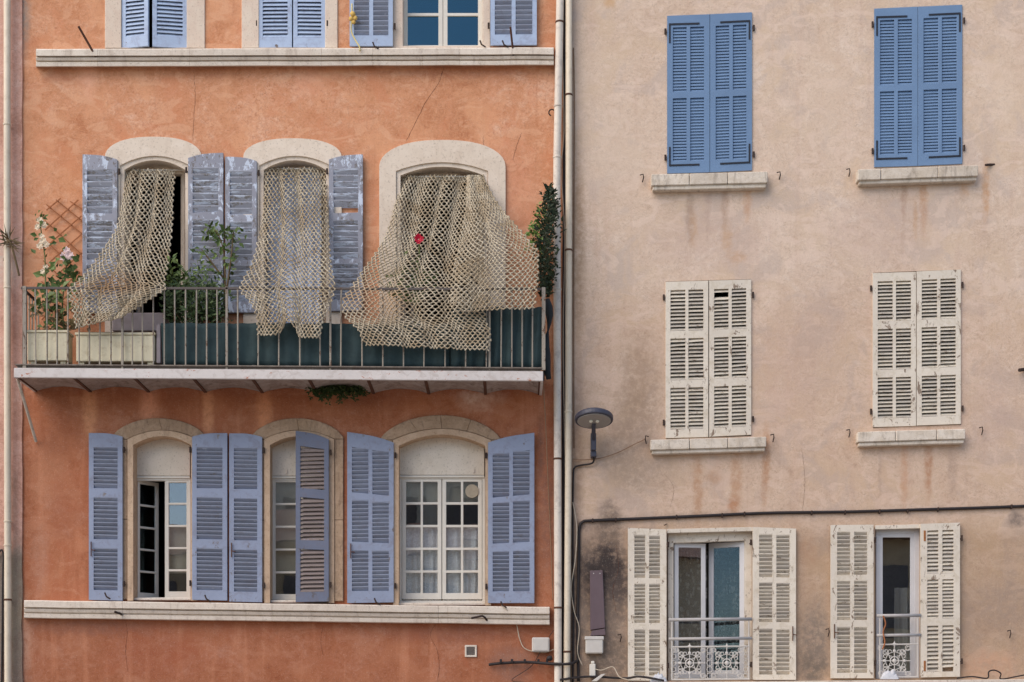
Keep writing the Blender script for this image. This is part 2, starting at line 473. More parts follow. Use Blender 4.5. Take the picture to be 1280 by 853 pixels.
M['brown_slat'] = paint('sun_bleached_brown_slat', (138, 124, 118), (112, 100, 96), .5, (150, 156, 184), .12, .75, .2, (.5, 1, 5))
M['peel'] = paint('peeling_grey_blue_paint', (158, 160, 170), (124, 119, 116), .56, (188, 196, 210), .48, .75, .12, (.3, 1, 3.2))
M['peel_frame'] = paint('peeling_grey_blue_frame', (148, 149, 159), (116, 110, 108), .54, (190, 198, 212), .48, .75, .09, (1.5, 1, .5))
M['white_wood'] = paint('old_cream_white_paint', (218, 207, 190), (146, 130, 112), .30, (132, 114, 98), .30, .65, .08, (1.6, 1, .6), (190, 176, 154))
M['white_slat'] = paint('old_cream_white_slat', (210, 199, 181), (140, 124, 106), .42, (122, 106, 92), .26, .65, .3, (.5, 1, 5), (182, 168, 146))
M['sash'] = paint('white_sash_paint', (214, 208, 196), (160, 148, 130), .12, None, 0, .5, .05)
M['tymp'] = stone('cream_panel', (216, 205, 190), (208, 197, 180), (190, 174, 156), .25, 4, .12)
M['sash_grey'] = paint('grey_white_sash_paint', (200, 198, 198), (150, 146, 142), .14, None, 0, .5, .05)
M['black_iron'] = plain('black_painted_iron', (38, 40, 48), .5, .0, .3, 30)
M['rust'] = plain('rusty_iron', (92, 62, 48), .85, .0, .5, 30)
M['dark_rust'] = plain('dark_rusted_iron', (62, 48, 42), .85, 0, .5, 30)
M['orange_rust'] = plain('orange_rust', (150, 96, 52), .9, 0, .6, 40)
M['rail'] = paint('weathered_rail_paint', (156, 146, 132), (104, 78, 60), .5, (90, 68, 54), .3, .75, .2, (3, 3, .8))
M['rail_dark'] = paint('dark_rail_paint', (92, 84, 80), (88, 66, 54), .5, None, 0, .7, .2, (3, 3, .8))
M['guard'] = plain('grey_guard_paint', (168, 164, 162), .5, .0, .25, 20)
M['grille'] = paint('worn_white_iron', (200, 194, 186), (140, 122, 106), .3, None, 0, .6, .1)
M['pipe'] = paint('grey_zinc_pipe_paint', (217, 205, 190), (150, 136, 124), .12, None, 0, .55, .03, (2, 2, .25), (172, 158, 146))
M['pipe_cream'] = paint('cream_pipe_paint', (212, 198, 176), (160, 142, 120), .10, None, 0, .55, .03, (2, 2, .25), (188, 172, 150))
M['cable'] = plain('black_cable_sheath', (44, 38, 38), .6, 0, .2, 20)
M['cable_pale'] = plain('pale_cable_sheath', (190, 176, 156), .6, 0, .3, 20)
M['cable_brown'] = plain('brown_twine', (140, 112, 88), .8, 0, .3, 20)
M['green_sheet'] = plain('dark_green_screen_cloth', (46, 62, 64), .75, 0, .5, 5, .2, .3)
M['dark_cloth'] = plain('charcoal_cloth', (44, 48, 50), .9, 0, .4, 12)
M['planter'] = paint('cream_planter_plastic', (218, 208, 178), (176, 158, 124), .12, None, 0, .6, .05, (1, 1, .5), (176, 160, 128))
M['soil'] = plain('dry_soil', (92, 70, 54), .95, 0, .5, 40)
M['box_grey'] = plain('grey_lilac_board', (150, 140, 142), .8, 0, .3, 8)
M['lamp'] = plain('dark_grey_lamp_enamel', (64, 64, 76), .45, 0, .2, 20, .4)
M['lamp_glass'] = plain('frosted_lamp_glass', (150, 146, 142), .3, 0, .15, 30, .5)
M['bulb'] = plain('white_bulb', (230, 225, 210), .3, 0, .05, 30, .5)
M['plate_brown'] = plain('mauve_brown_sheet_metal', (102, 86, 90), .5, 0, .2, 6)
M['box_white'] = plain('pale_grey_plastic', (196, 190, 182), .5, 0, .15, 10)
M['vent'] = plain('grey_vent_mesh', (112, 106, 100), .8, 0, .3, 60)
M['trellis'] = plain('brown_trellis_wood', (156, 98, 62), .85, 0, .4, 20)
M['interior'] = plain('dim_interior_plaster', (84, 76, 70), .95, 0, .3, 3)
M['leaf_dark'] = leafy('dark_evergreen_leaf', (40, 56, 32), (76, 94, 52))
M['leaf_deep'] = leafy('deep_evergreen_leaf', (26, 36, 24), (50, 62, 36))
M['leaf_mid'] = leafy('green_leaf', (56, 76, 36), (104, 120, 62))
M['leaf_dry'] = leafy('dry_leaf', (92, 80, 52), (128, 110, 74))
M['leaf_fresh'] = leafy('fresh_green_leaf', (70, 104, 40), (120, 140, 70))
M['stem'] = plain('brown_stem', (96, 80, 56), .9, 0, .3, 30)
M['stem_green'] = plain('green_stem', (92, 100, 58), .8, 0, .3, 30)
M['petal_cream'] = leafy('cream_petal', (222, 202, 172), (236, 222, 200))
M['petal_pink'] = leafy('pale_pink_petal', (216, 188, 186), (234, 214, 210))
M['petal_red'] = leafy('crimson_petal', (176, 16, 44), (206, 34, 66))
M['net'] = None
M['crack'] = plain('crack_shadow_line', (96, 56, 40), .95, 0, .3, 20)
M['crack_beige'] = plain('hairline_in_beige', (140, 116, 98), .95, 0, .3, 20)
M['pale_street'] = plain('pale_bounce_paving', (158, 150, 140), .9, 0, .4, 20)  # unseen street, made pale to bounce light up under the balcony
M['pavement'] = plain('pavement_concrete', (150, 144, 136), .9, 0, .3, 8)
M['tile'] = plain('clay_roof_tile', (138, 108, 92), .85, 0, .5, 8)
M['opp'] = plain('opposite_ochre_render', (196, 172, 140), .9, 0, .3, 2)
M['opp_pale'] = plain('pale_render', (206, 196, 180), .9, 0, .3, 2)
M['blind'] = plain('beige_blind_cloth', (176, 166, 150), .9, 0, .3, 4)
M['toy'] = plain('yellow_foam', (206, 170, 92), .8, 0, .4, 40)
M['cord_yellow'] = plain('faded_yellow_cord', (200, 184, 126), .8, 0, .3, 40)
M['polythene'] = plain('grey_white_polythene', (196, 196, 198), .4, 0, .3, 14)
M['curtain_blue'] = plain('blue_print_fabric', (176, 190, 216), .9, 0, .5, 9)
M['disc'] = plain('pale_vent_disc', (166, 154, 134), .7, 0, .3, 20)
M['drape'] = plain('grey_drape', (120, 112, 108), .9, 0, .5, 12)

def net_mat():
    t = NT('knotted_cotton_cord')
    p = t.pos()
    a = t.noise(p, 40, 4, .6)
    b = t.noise(p, 2.6, 5, .6, .5)
    col = t.mix(t.rng(a, .35, .65), lin((198, 186, 164)), lin((154, 140, 119)))
    col = t.mix(t.rng(b, .44, .64, 0, .6), col, lin((150, 130, 102)))
    w = warped(t, p, .3, 4)
    m = blob_mask(t, p, 164, 378, 44, 20, w, .3)
    col = t.mix(t.math('MULTIPLY', m, .85), col, lin((150, 120, 90)))
    m = blob_mask(t, p, 478, 395, 50, 30, w, .3)
    col = t.mix(t.math('MULTIPLY', m, .5), col, lin((176, 138, 104)))
    return t.done(col, .95, None, .1)
M['net'] = net_mat()

def glass_mat(name, tint, refl, rough=.0, gloss=(.95, .97, 1, 1)):
    t = NT(name)
    for n in list(t.t.nodes):
        if n.type == 'BSDF_PRINCIPLED': t.t.nodes.remove(n)
    tr = t.n("ShaderNodeBsdfTransparent"); tr.inputs[0].default_value = tint
    gl = t.n("ShaderNodeBsdfGlossy"); gl.inputs["Roughness"].default_value = rough
    gl.inputs["Color"].default_value = gloss
    lw = t.n("ShaderNodeLayerWeight"); lw.inputs[0].default_value = .5
    lw = t.math('ADD', t.math('MULTIPLY', t.math('POWER', lw.outputs["Facing"], 5.0), .9), .03)
    wob = t.noise(t.pos(), 2.2, 2, .5)
    nb = t.bump(wob, .03, .02)
    t.t.links.new(nb, gl.inputs["Normal"])
    f = t.math('ADD', lw, refl, True)
    mx = t.n("ShaderNodeMixShader")
    t.put(mx.inputs[0], f); t.t.links.new(tr.outputs[0], mx.inputs[1]); t.t.links.new(gl.outputs[0], mx.inputs[2])
    t.t.links.new(mx.outputs[0], t.out.inputs["Surface"])
    return t.m
M['glass'] = glass_mat('old_window_glass', (.84, .87, .88, 1), .09)
M['glass_soft'] = glass_mat('clear_window_glass', (.80, .84, .86, 1), .0, 0, (.55, .80, 1, 1))
M['glass_bright'] = glass_mat('reflecting_window_glass', (.84, .87, .88, 1), .15)
M['glass_dark'] = glass_mat('sky_tinted_glass', (.22, .42, .50, 1), .08, 0, (.42, .80, .95, 1))  # teal of the mirrored sky put into the gloss colour

def lace_mat(name, c, density=.55, sx=13, sz=10):
    """thin curtain: motif of rows and flowers woven dense, the ground between is open"""
    t = NT(name)
    p = t.pos()
    v = t.n("ShaderNodeTexVoronoi"); t.put(v.inputs["Vector"], t.vmul(p, (sx, 0, sz))); v.inputs["Scale"].default_value = 1
    wv = t.n("ShaderNodeTexWave", wave_type='BANDS', bands_direction='Z'); t.put(wv.inputs["Vector"], p); wv.inputs["Scale"].default_value = 5.5; wv.inputs["Distortion"].default_value = 3
    f = t.math('ADD', t.math('MULTIPLY', t.rng(v.outputs["Distance"], .28, .45, 1, 0), .6), t.math('MULTIPLY', wv.outputs["Fac"], .4))
    a = t.rng(f, .25, .6, density * .55, min(1.0, density * 1.5))
    n = t.noise(p, 60, 3, .6)
    col = t.mix(t.rng(n, .4, .6), lin(c), t.mix(1.0, lin(c), (.8, .78, .78, 1), 'MULTIPLY'))
    t.put(t.bsdf.inputs["Alpha"], a)
    return t.done(col, .9, None, .1)
M['lace'] = lace_mat('white_lace', (244, 240, 240), 1.7)
M['net_curtain'] = lace_mat('grey_net_curtain', (170, 164, 156), .5, 26, 14)

# ------------------------------------------------------------------ ground and the far side of the street
g = MB(); g.box((-90, -90, -.3), (90, 90, -.16)); g.build('ground', M['pale_street'], kind='structure', org=Vector((0, 0, 0)))
g = MB(); g.box((-90, -2.6, -.156), (90, -.02, 0)); g.build('pavement', M['pavement'], kind='structure', org=Vector((0, 0, 0)), bevel=.02)
g = MB(); g.box((-90, -30, -.156), (90, -24.5, 0)); g.build('pavement', M['pavement'], kind='structure', org=Vector((0, 0, 0)), bevel=.02)
opp = thing('ochre_building', 'plain ochre building with tiled roof across the street, mirrored in the window glass', 'building', (0, -30, 0))
b = MB(); b.box((-17, -38, 0), (19, -28, 7.6)); b.build('wall', M['opp'], opp)
b = MB(); b.add([(-17.5, -27.5, 7.5), (19.5, -27.5, 7.5), (19.5, -33, 9.1), (-17.5, -33, 9.1), (-17.5, -38.5, 7.5), (19.5, -38.5, 7.5)],
                [(0, 1, 2, 3), (3, 2, 5, 4), (0, 3, 4), (1, 5, 2), (0, 4, 5, 1)]); b.build('roof', M['tile'], opp)
for i in range(8):
    for z in (1.2, 4.8):
        b = MB(); b.box((-16 + i * 4.4, -28.0, z), (-14.8 + i * 4.4, -27.97, z + 1.9)); b.build('window', M['drape'], opp)

far = thing('tall_building', 'tall pale building rising behind the tiled roof across the street, mirrored in the window glass', 'building', (-6, -50, 0))
b = MB(); b.box((-10.5, -56, 0), (-.8, -45, 17)); b.build('wall', M['opp_pale'], far)
b = MB(); b.box((-10.7, -56.2, 17.01), (-.6, -44.8, 17.4)); b.build('roof', M['pavement'], far)
for i in range(4):
    for z in (10.2, 13.4):
        b = MB(); b.box((-9.6 + i * 2.3, -45.0, z), (-8.6 + i * 2.3, -44.97, z + 1.7)); b.build('window', M['drape'], far)
# ------------------------------------------------------------------ the three buildings: walls
def opening(xl, xr, yb, ys, ya, a=2.0, b=1.0, n=12):
    return [(xl, yb)] + arch(xl, xr, ys, ya, n, a, b) + [(xr, yb)]

def shell(root, x0, x1, ztop, mat):
    s = MB()
    s.box((x0, .42, ztop - .3), (x1, 7.0, ztop - .01))
    s.build('roof', M['tile'], root)
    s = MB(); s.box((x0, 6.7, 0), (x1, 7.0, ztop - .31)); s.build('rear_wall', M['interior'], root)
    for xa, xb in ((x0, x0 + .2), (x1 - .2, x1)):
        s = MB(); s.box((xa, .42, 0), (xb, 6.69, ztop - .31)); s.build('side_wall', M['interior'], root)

ob = thing('orange_building', 'orange stucco building with a net-draped balcony and faded blue shutters', 'building', (P(366, 0).x, 0, 0))
bb = thing('beige_building', 'beige stucco building with two rows of closed shutters beside the downpipes', 'building', (P(1000, 0).x, 0, 0))
pb = thing('pink_building', 'sliver of pink rendered wall behind the pipe at the left edge', 'building', (P(-150, 0).x, 0, 0))
YG, YT = 1090, -330                       # photo rows of street level and of the wall top
def irregular(x, ya, yb, amp, n=40, seed=0):
    return [(x + amp * mnoise.noise(Vector((seed, i * .63, 0))), ya + (yb - ya) * i / n) for i in range(n + 1)]

HO = {  # openings in the orange wall
 'u1': [(151, 62), (151, -150), (234, -150), (234, 62)],
 'u2': [(323, 62), (323, -150), (407, -150), (407, 62)],
 'u3': [(503, 60), (503, -150), (604, -150), (604, 60)],
 'd1': opening(155, 232, 462, 212, 200),
 'd2': opening(329, 408, 462, 212, 200),
 'd3': opening(500, 605, 462, 219, 208),
 'w1': opening(166, 239, 751, 556, 545),
 'w2': opening(337, 411, 754, 556, 545),
 'w3': opening(498, 607, 757, 557, 543),
}
HB = {
 'a1': [(834, 217), (834, 20), (940, 16), (940, 213)],
 'a2': [(1093, 209), (1093, 11), (1203, 6), (1203, 205)],
 'b1': [(832, 549), (832, 352), (939, 349), (939, 545)],
 'b2': [(1091, 535), (1091, 341), (1201, 337), (1201, 531)],
 'c1': [(834, 851), (834, 666), (941, 663), (941, 850)],
 'c2': [(1094, 849), (1094, 660), (1151, 658), (1151, 848)],
}
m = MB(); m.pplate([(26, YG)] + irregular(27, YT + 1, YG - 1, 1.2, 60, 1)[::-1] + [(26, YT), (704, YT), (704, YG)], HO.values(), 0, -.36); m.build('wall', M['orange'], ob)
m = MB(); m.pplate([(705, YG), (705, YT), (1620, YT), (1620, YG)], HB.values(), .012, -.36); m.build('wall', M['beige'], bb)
m = MB(); m.pplate([(-400, YG), (-400, YT)] + irregular(27.5, YT + 1, YG - 1, 1.6, 60, 1), [], .03, -.36); m.build('wall', M['pink'], pb)
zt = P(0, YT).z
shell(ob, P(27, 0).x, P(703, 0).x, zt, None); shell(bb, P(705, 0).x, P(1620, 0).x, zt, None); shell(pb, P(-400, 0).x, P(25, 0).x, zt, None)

# ---- cornice and string course, built of separate stones
def course(name, root, xa, ya, xb, yb, prof, cuts, mat, wob=.004):
    e = part_empty(name, root)
    xs = [xa] + cuts + [xb]
    for i in range(len(xs) - 1):
        x0, x1 = xs[i] + (.08 if i else 0), xs[i + 1] - (.08 if i < len(xs) - 2 else 0)
        vs = []
        nsub = 5
        for k in range(nsub + 1):
            x = x0 + (x1 - x0) * k / nsub
            yy = ya + (yb - ya) * (x - xa) / (xb - xa)
            for dy, d in prof:
                vs.append(P(x, yy + dy, d))
        n = len(prof)
        fs = [tuple(range(n))[::-1], tuple(nsub * n + j for j in range(n))]
        for k in range(nsub):
            fs += [(k * n + j, k * n + (j + 1) % n, (k + 1) * n + (j + 1) % n, (k + 1) * n + j) for j in range(n)]
        q = MB(); q.add(vs, fs); q.build('stone', mat, e, wob=wob, bevel=.0025)
    return e
PROF = [(0, -.02), (0, .15), (1, .16), (8.6, .155), (9.2, .105), (10.4, .105), (10.8, .135), (14.6, .118), (15, .09), (16.3, .09), (16.8, .118), (21.6, .112), (22.5, .085), (22.5, -.02)]
course('cornice', ob, 45, 61.5, 692, 59.5, PROF, [122, 237, 402, 466, 528, 574], M['ledge'])
course('string_course', ob, 30, 750.5, 687, 759, PROF, [153, 340, 548, 560], M['ledge'])

# ---- window surrounds of the orange building
def plaster_surround(pts_out, hole, d, mat, key, label=None):
    q = MB(); q.pplate(pts_out, [hole], d, -.03 if key[0] != 'u' else -.28)
    return q.build('window_surround', mat, ob, bevel=.006, label=label)
def inset(h, k, base_keep=True):
    """opening outline drawn in by k px at the sides and the head"""
    xs = [p[0] for p in h]; c = (min(xs) + max(xs)) / 2; w = (max(xs) - min(xs)) / 2
    return [(c + (x - c) * (w - k) / w, y + (k if y < max(q[1] for q in h) - 1 else 0)) for x, y in h]
for key, o_ in (('d1', opening(131, 252, 461, 196, 171, 2.4, .5, 20)), ('d2', opening(304, 427, 461, 196, 173, 2.4, .5, 20)), ('d3', opening(474, 632, 461, 208, 175, 2.4, .5, 20))):
    s_ = plaster_surround(o_, inset(HO[key], -5), .035, M['cream'], key)
    q = MB(); q.pplate(inset(HO[key], -4.5), [inset(HO[key], .5)], .012, -.32); q.build('bead', M['cream'], s_, bevel=.004)
for key, (xa, xb) in (('u1', (131, 256)), ('u2', (302, 422)), ('u3', (490, 613))):
    h = HO[key]
    plaster_surround([(xa, 60.5), (xa, -180), (xb, -180), (xb, 60.5)], [(h[0][0] + .6, h[0][1] - 2.5)] + [(h[1][0] + .6, h[1][1])] + [(h[2][0] - .6, h[2][1])] + [(h[3][0] - .6, h[3][1] - 2.5)], .02, M['cream_top'], key)

def stone_surround(key, xl, xr, ys, ya, yb, nv, jambs):
    h = HO[key]
    hx = [p[0] for p in h]
    hin = inset(h, -7)
    xl2, xr2 = min(hx) - 7, max(hx) + 7
    bead = MB(); bead.pplate(inset(h, -6.7), [inset(h, .4)], .05, -.30)
    e = bead.build('window_surround', M['bead'], ob, bevel=.006)
    # voussoirs
    c, w = (xl + xr) / 2, (xr - xl) / 2
    c2, w2 = (xl2 + xr2) / 2, (xr2 - xl2) / 2
    yin_s, yin_a = h[1][1] - 7, min(p[1] for p in h) - 7
    fo = lambda t: (c + t * w, ys - (ys - ya) * max(0, 1 - abs(t) ** 2.1) ** .72)
    fi = lambda t: (c2 + t * w2, yin_s - (yin_s - yin_a) * (1 - t * t))
    ts = [-1 + 2 * i / nv for i in range(nv + 1)]
    for i in range(nv):
        a, b = ts[i] + .0015, ts[i + 1] - .0015
        ks = [a + (b - a) * k / 8 for k in range(9)]
        poly = [fo(k) for k in ks] + [fi(k) for k in reversed(ks)]
        if i == 0: poly = [(xl, yin_s)] + poly if poly[0][1] < yin_s - .5 else poly
        if i == nv - 1: poly.insert(9, (xr, yin_s)) if poly[8][1] < yin_s - .5 else None
        q = MB(); q.pplate(poly, [], .038 + random.uniform(-.004, .004), -.03); q.build('stone', M['sandstone'], e, bevel=.006, wob=.004)
    for xa, xb in ((xl, xl2), (xr2, xr)):
        yy = yin_s + .4
        for k in range(jambs):
            y2 = yin_s + (yb - yin_s) * (k + 1) / jambs
            q = MB(); q.pbox(xa, yy, xb, y2 - .4, .036 + random.uniform(-.004, .004), -.03); q.build('stone', M['sandstone'], e, bevel=.006, wob=.003)
            yy = y2
    return e
stone_surround('w1', 139, 258, 547, 523, 750, 2, 2)
stone_surround('w2', 313, 429, 547, 523, 752, 2, 2)
stone_surround('w3', 474, 627, 551, 519, 754, 4, 4)

# ---- sills of the beige building: three stones over a narrower moulding
def stone_sill(xa, ya, xb, yb, h, cuts):
    n = 8
    def strip(x0, x1, top, bot, d, tilt):
        q = MB()
        yy = lambda x: ya + (yb - ya) * (x - xa) / (xb - xa)
        q.pplate([(x0, yy(x0) + bot), (x0, yy(x0) + top), (x1, yy(x1) + top), (x1, yy(x1) + bot)], [], d, -.02)
        return q
    e = strip(xa + 2, xb - 2, h * .72, h, .11, 0).build('window_sill', M['sill'], bb, bevel=.008, wob=.006)
    xs = [xa] + cuts + [xb]
    for i in range(len(xs) - 1):
        strip(xs[i] + .3, xs[i + 1] - .3, 0, h * .72 - .2, .14 + random.uniform(-.006, .006), 0).build('stone', M['sill'], e, bevel=.008, wob=.006)
stone_sill(814, 218, 960, 214.5, 20, [862, 910])
stone_sill(1072, 212, 1223, 206.5, 19, [1101, 1173])
stone_sill(813, 550, 958, 546, 18, [862, 910])
stone_sill(1072, 540, 1207, 536, 18, [1120, 1171])

# ------------------------------------------------------------------ shutters
def shutter(label, x0, x1, yTL, yTR, yBL, yBR, d, frame_mat, slat_mat, panels, cols, n, stile=6, mid=5, open_in=True, group=None, arched=None,
            hinge='L', ang=0.0, missing=(), straps=False, thick=.036, sag=0.0, pintles=(.1, .9), rod=False, broken=(), slat_d=None, irons=False, cover=.86):
    """a louvred leaf. panels: list of (top, bottom) fractions from the top. open_in: the leaf is folded back and shows its inner face"""
    BL, BR, TL, TR = P(x0, yBL, d), P(x1, yBR, d), P(x0, yTL, d), P(x1, yTR, d)
    loc = BL.copy()
    w = BR.x - BL.x
    if ang:
        hp = BL if hinge == 'L' else BR
        dx = Vector((0, 0, 0)) if hinge == 'L' else Vector((-w, 0, 0))
        w2 = w / math.cos(ang)
        rot = Matrix.Rotation(ang, 4, 'Z')
        if hinge == 'R':
            loc = BR + rot @ Vector((-w2, 0, 0))
        k = w2 / w
    else:
        k = 1.0
    root = thing('shutter', label, 'shutter', loc, group)
    root.rotation_euler = (0, 0, ang)
    ORG[root.name] = Vector((0, 0, 0))
    W = w * k
    hL, hR = TL.z - BL.z, TR.z - BR.z
    zb = BR.z - BL.z
    f = lambda s, t: (s * W, s * zb + t * (hL + (hR - hL) * s))
    st, mi = stile / 100 / w, mid / 100 / w
    out = [f(0, 0), f(1, 0)]
    if arched:
        for i in range(9):
            s = 1 - i / 8
            x, z = f(s, 1)
            out.append((x, z - arched(s) / 100))
    else:
        out += [f(1, 1), f(0, 1)]
    cw = (1 - 2 * st - (cols - 1) * mi) / cols
    holes = []
    slots = []
    for pi, (ta, tb) in enumerate(panels):
        for c in range(cols):
            sa = st + c * (cw + mi); sb = sa + cw
            holes.append([f(sa, 1 - tb), f(sa, 1 - ta), f(sb, 1 - ta), f(sb, 1 - tb)])
            slots.append((pi, c, sa, sb, 1 - tb, 1 - ta))
    q = MB(); q.plate(out, holes, 0, thick)
    q.build('frame', frame_mat, root, bevel=.003)
    # one slat mesh, shared
    sw = cw * W + .004
    slope = zb / W
    me = None
    cnt = n if isinstance(n, (list, tuple)) else [n] * len(panels)
    meshes = {}
    for pi, c, sa, sb, ta, tb in slots:
        m_ = cnt[pi]
        for i in range(m_):
            if (pi, c, i) in missing: continue
            key = m_
            if key not in meshes:
                slat_d_ = slat_d or (.024 if straps else .042)
                pitch = (hL * (tb - ta)) / m_
                a = R(38)
                hd = min(slat_d_, thick * 1.15)
                ht = pitch * 1.04 / 2 if (open_in or straps) else pitch * cover / 2
                th = .0062 if open_in else .0045
                yf, yb = thick / 2 - hd / 2 + .002, thick / 2 + hd / 2 - .002
                za, zb_ = (ht, -ht) if open_in else (-ht, ht)       # height of the near edge, of the far edge
                sm = MB()
                xs = (-sw / 2, sw / 2)
                vs = []
                for x in xs:
                    for y, z in ((yf, za - th), (yf, za + th), (yb, zb_ + th), (yb, zb_ - th)):
                        vs.append((x, y, z + slope * x))
                sm.add(vs, [(0, 1, 2, 3), (7, 6, 5, 4), (0, 4, 5, 1), (1, 5, 6, 2), (2, 6, 7, 3), (3, 7, 4, 0)])
                meshes[key] = sm.mesh('slat')
                meshes[key].materials.append(slat_mat)
            t = ta + (tb - ta) * (i + .5) / m_
            x, z = f((sa + sb) / 2, t)
            o = link_copy(meshes[key], 'slat', root, (x, 0, z + (0 if straps else random.uniform(-.0012, .0012))))
            o.rotation_euler = (0 if straps else random.uniform(-.05, .05), 0 if straps else random.uniform(-.006, .006) + (random.choice((-.05, .05)) if (pi, c, i) in broken else 0), 0)
    # pintle hinges on the wall side
    for tp in pintles:
        hx = 0 if hinge == 'L' else 1
        x, z = f(hx, tp)
        sg = -1 if hinge == 'L' else 1
        q = MB(); q.tube([(x + sg * .022, .0, z - .035), (x + sg * .022, .0, z + .035)], .013, 8)
        q.tube([(x + sg * .022, .0, z), (x + sg * .022, d + .05, z - .004)], .009, 6)
        q.build('hinge', M['dark_rust'], root)
    if straps:
        for tp, up in ((.945, 1), (.05, -1)):
            x, z = f(0 if hinge == 'L' else 1, tp)
            sg = 1 if hinge == 'L' else -1
            q = MB()
            a_, b_ = sorted((x + sg * .022, x + sg * .042)); c_ = x + sg * (W * .76)
            lo, hi = sorted((z, z - up * .23))
            zz = lambda xx: z + slope * (xx - x)
            p1, p2 = sorted((x + sg * .022, c_))
            poly = [(p1, zz(p1) - .011), (p1, zz(p1) + .011), (p2, zz(p2) + .011), (p2, zz(p2) - .011)]
            q.plate(poly, [], -.006, -.0005)
            q.box((a_, -.0065, lo - (0 if up > 0 else -.012)), (b_, -.0007, hi - (.012 if up > 0 else 0)))
            q.build('strap', M['black_iron'], root)
    if irons:
        for tp in (.955, .04):
            x, z = f(.10, tp)
            q = MB(); q.box((x - .012, -.005, z - (.13 if tp > .5 else .0)), (x + .012, -.0006, z + (.0 if tp > .5 else .13))); q.build('corner_iron', M['orange_rust'], root)
    if rod:
        x, z = f(.08 if hinge == 'R' else .92, .3)
        q = MB(); q.tube([(x, -.018, z - .08), (x, -.018, z + .10)], .007, 6); q.tube([(x, -.018, z), (x + .05, -.03, z - .01)], .006, 6)
        q.build('latch', M['rust'], root)
    return root

G_NEW, G_WHT, G_OPEN = 'fresh blue closed shutters', 'old white closed shutters', 'white shutters folded open on the beige wall'
P2 = [(.075, .485), (.525, .925)]
kw = dict(cols=2, n=[21, 21], stile=7, mid=4.5, open_in=False, group=G_NEW, straps=True, thick=.04)
shutter('clean blue closed shutter, left leaf of the window nearest the downpipes', 834, 887, 20, 18, 217, 215.5, .03, M['blue_new'], M['blue_new'], P2, hinge='L', **kw)
shutter('clean blue closed shutter, right leaf of the window nearest the downpipes', 887.6, 940, 18, 15.5, 215.5, 213, .03, M['blue_new'], M['blue_new'], P2, hinge='R', **kw)
shutter('clean blue closed shutter, left leaf of the window at the top right corner', 1093, 1147, 11, 8.5, 209, 207.5, .03, M['blue_new'], M['blue_new'], P2, hinge='L', **kw)
shutter('clean blue closed shutter, right leaf of the window at the top right corner', 1147.6, 1203, 8.5, 6, 207.5, 205, .03, M['blue_new'], M['blue_new'], P2, hinge='R', **kw)
P3 = [(.055, .315), (.365, .63), (.68, .945)]
kw = dict(cols=2, n=[11, 11, 11], stile=6.2, mid=4, open_in=False, group=G_WHT, cover=.76, thick=.036)
shutter('peeling white closed shutter above a stone sill, left of a pair, nearest the street lamp', 832, 885.5, 352.5, 351, 548, 546.5, .03, M['white_wood'], M['white_slat'], P3, hinge='L', broken={(1, 1, 10), (1, 0, 9), (2, 1, 5)}, **kw)
shutter('peeling white closed shutter with a dark slit near its top, nearest the street lamp', 886.5, 939, 351, 349.5, 546, 543.5, .034, M['white_wood'], M['white_slat'], P3, hinge='R', missing={(0, 0, 9)}, broken={(2, 0, 10), (1, 1, 3)}, **kw)
shutter('peeling white closed shutter, left of the pair in the middle row at the right', 1091, 1145, 341.5, 340, 534, 532.5, .03, M['white_wood'], M['white_slat'], P3, hinge='L', **kw)
shutter('peeling white closed shutter, right of the pair in the middle row at the right', 1146, 1201, 339.5, 337, 532, 530, .034, M['white_wood'], M['white_slat'], P3, hinge='R', broken={(0, 1, 5)}, **kw)
PO = [(.045, .325), (.365, .62), (.665, .965)]
kw = dict(cols=2, n=[11, 11, 11], stile=8, mid=5, group=G_OPEN, thick=.036)
shutter('cream white open shutter with sagging bottom slats beside the grey junction box', 785, 833, 660, 662, 851, 851, .06, M['white_wood'], M['white_slat'], PO, open_in=True, hinge='R', broken={(2, 0, 10), (2, 1, 10), (2, 0, 9)}, **kw)
shutter('cream white open shutter right of the two-sash window with net curtains', 941, 995, 659, 661, 850, 850, .06, M['white_wood'], M['white_slat'], PO, open_in=True, hinge='L', rod=True, **kw)
shutter('cream white open shutter left of the narrow single-pane window', 1038.5, 1092, 656.5, 656, 848, 848, .06, M['white_wood'], M['white_slat'], PO, open_in=True, hinge='R', rod=True, **kw)
shutter('white shutter with rusted corner irons right of the narrow single-pane window', 1151, 1200, 655, 653.5, 847, 846, .07, M['white_wood'], M['white_slat'], PO, open_in=False, hinge='R', missing={(2, 1, 0)}, broken={(2, 1, 1)}, irons=True, **kw)

# lower storey of the orange building
PL = [(.085, .33), (.385, .635), (.69, .94)]
ar_r = lambda s: 4.5 * max(0, (s - .35) / .65) ** 2      # head curves down towards the right edge
ar_l = lambda s: 4.5 * max(0, (.65 - s) / .65) ** 2
kw = dict(stile=6, mid=5, open_in=True, group='lilac blue shutters of the lower windows', thick=.038)
shutter('faded lilac blue open shutter, narrow, nearest the pipe below the balcony', 111, 153, 541.5, 541.5, 750, 751, .075, M['blue_old'], M['blue_slat'], PL, 1, [10, 10, 10], arched=ar_r, hinge='R', rod=True, **kw)
shutter('faded lilac blue open shutter right of the window with the dark open sash', 240, 284, 541.5, 541.5, 750, 751, .075, M['blue_old'], M['blue_slat'], PL, 1, [10, 10, 10], arched=ar_l, hinge='L', **kw)
shutter('faded lilac blue open shutter left of the half-shuttered window, rust down its edge', 286.5, 327.5, 542, 542, 752, 753, .07, M['blue_old'], M['blue_slat'], PL, 1, [10, 10, 10], arched=ar_r, hinge='R', rod=True, **kw)
kw2 = dict(kw); kw2['open_in'] = False
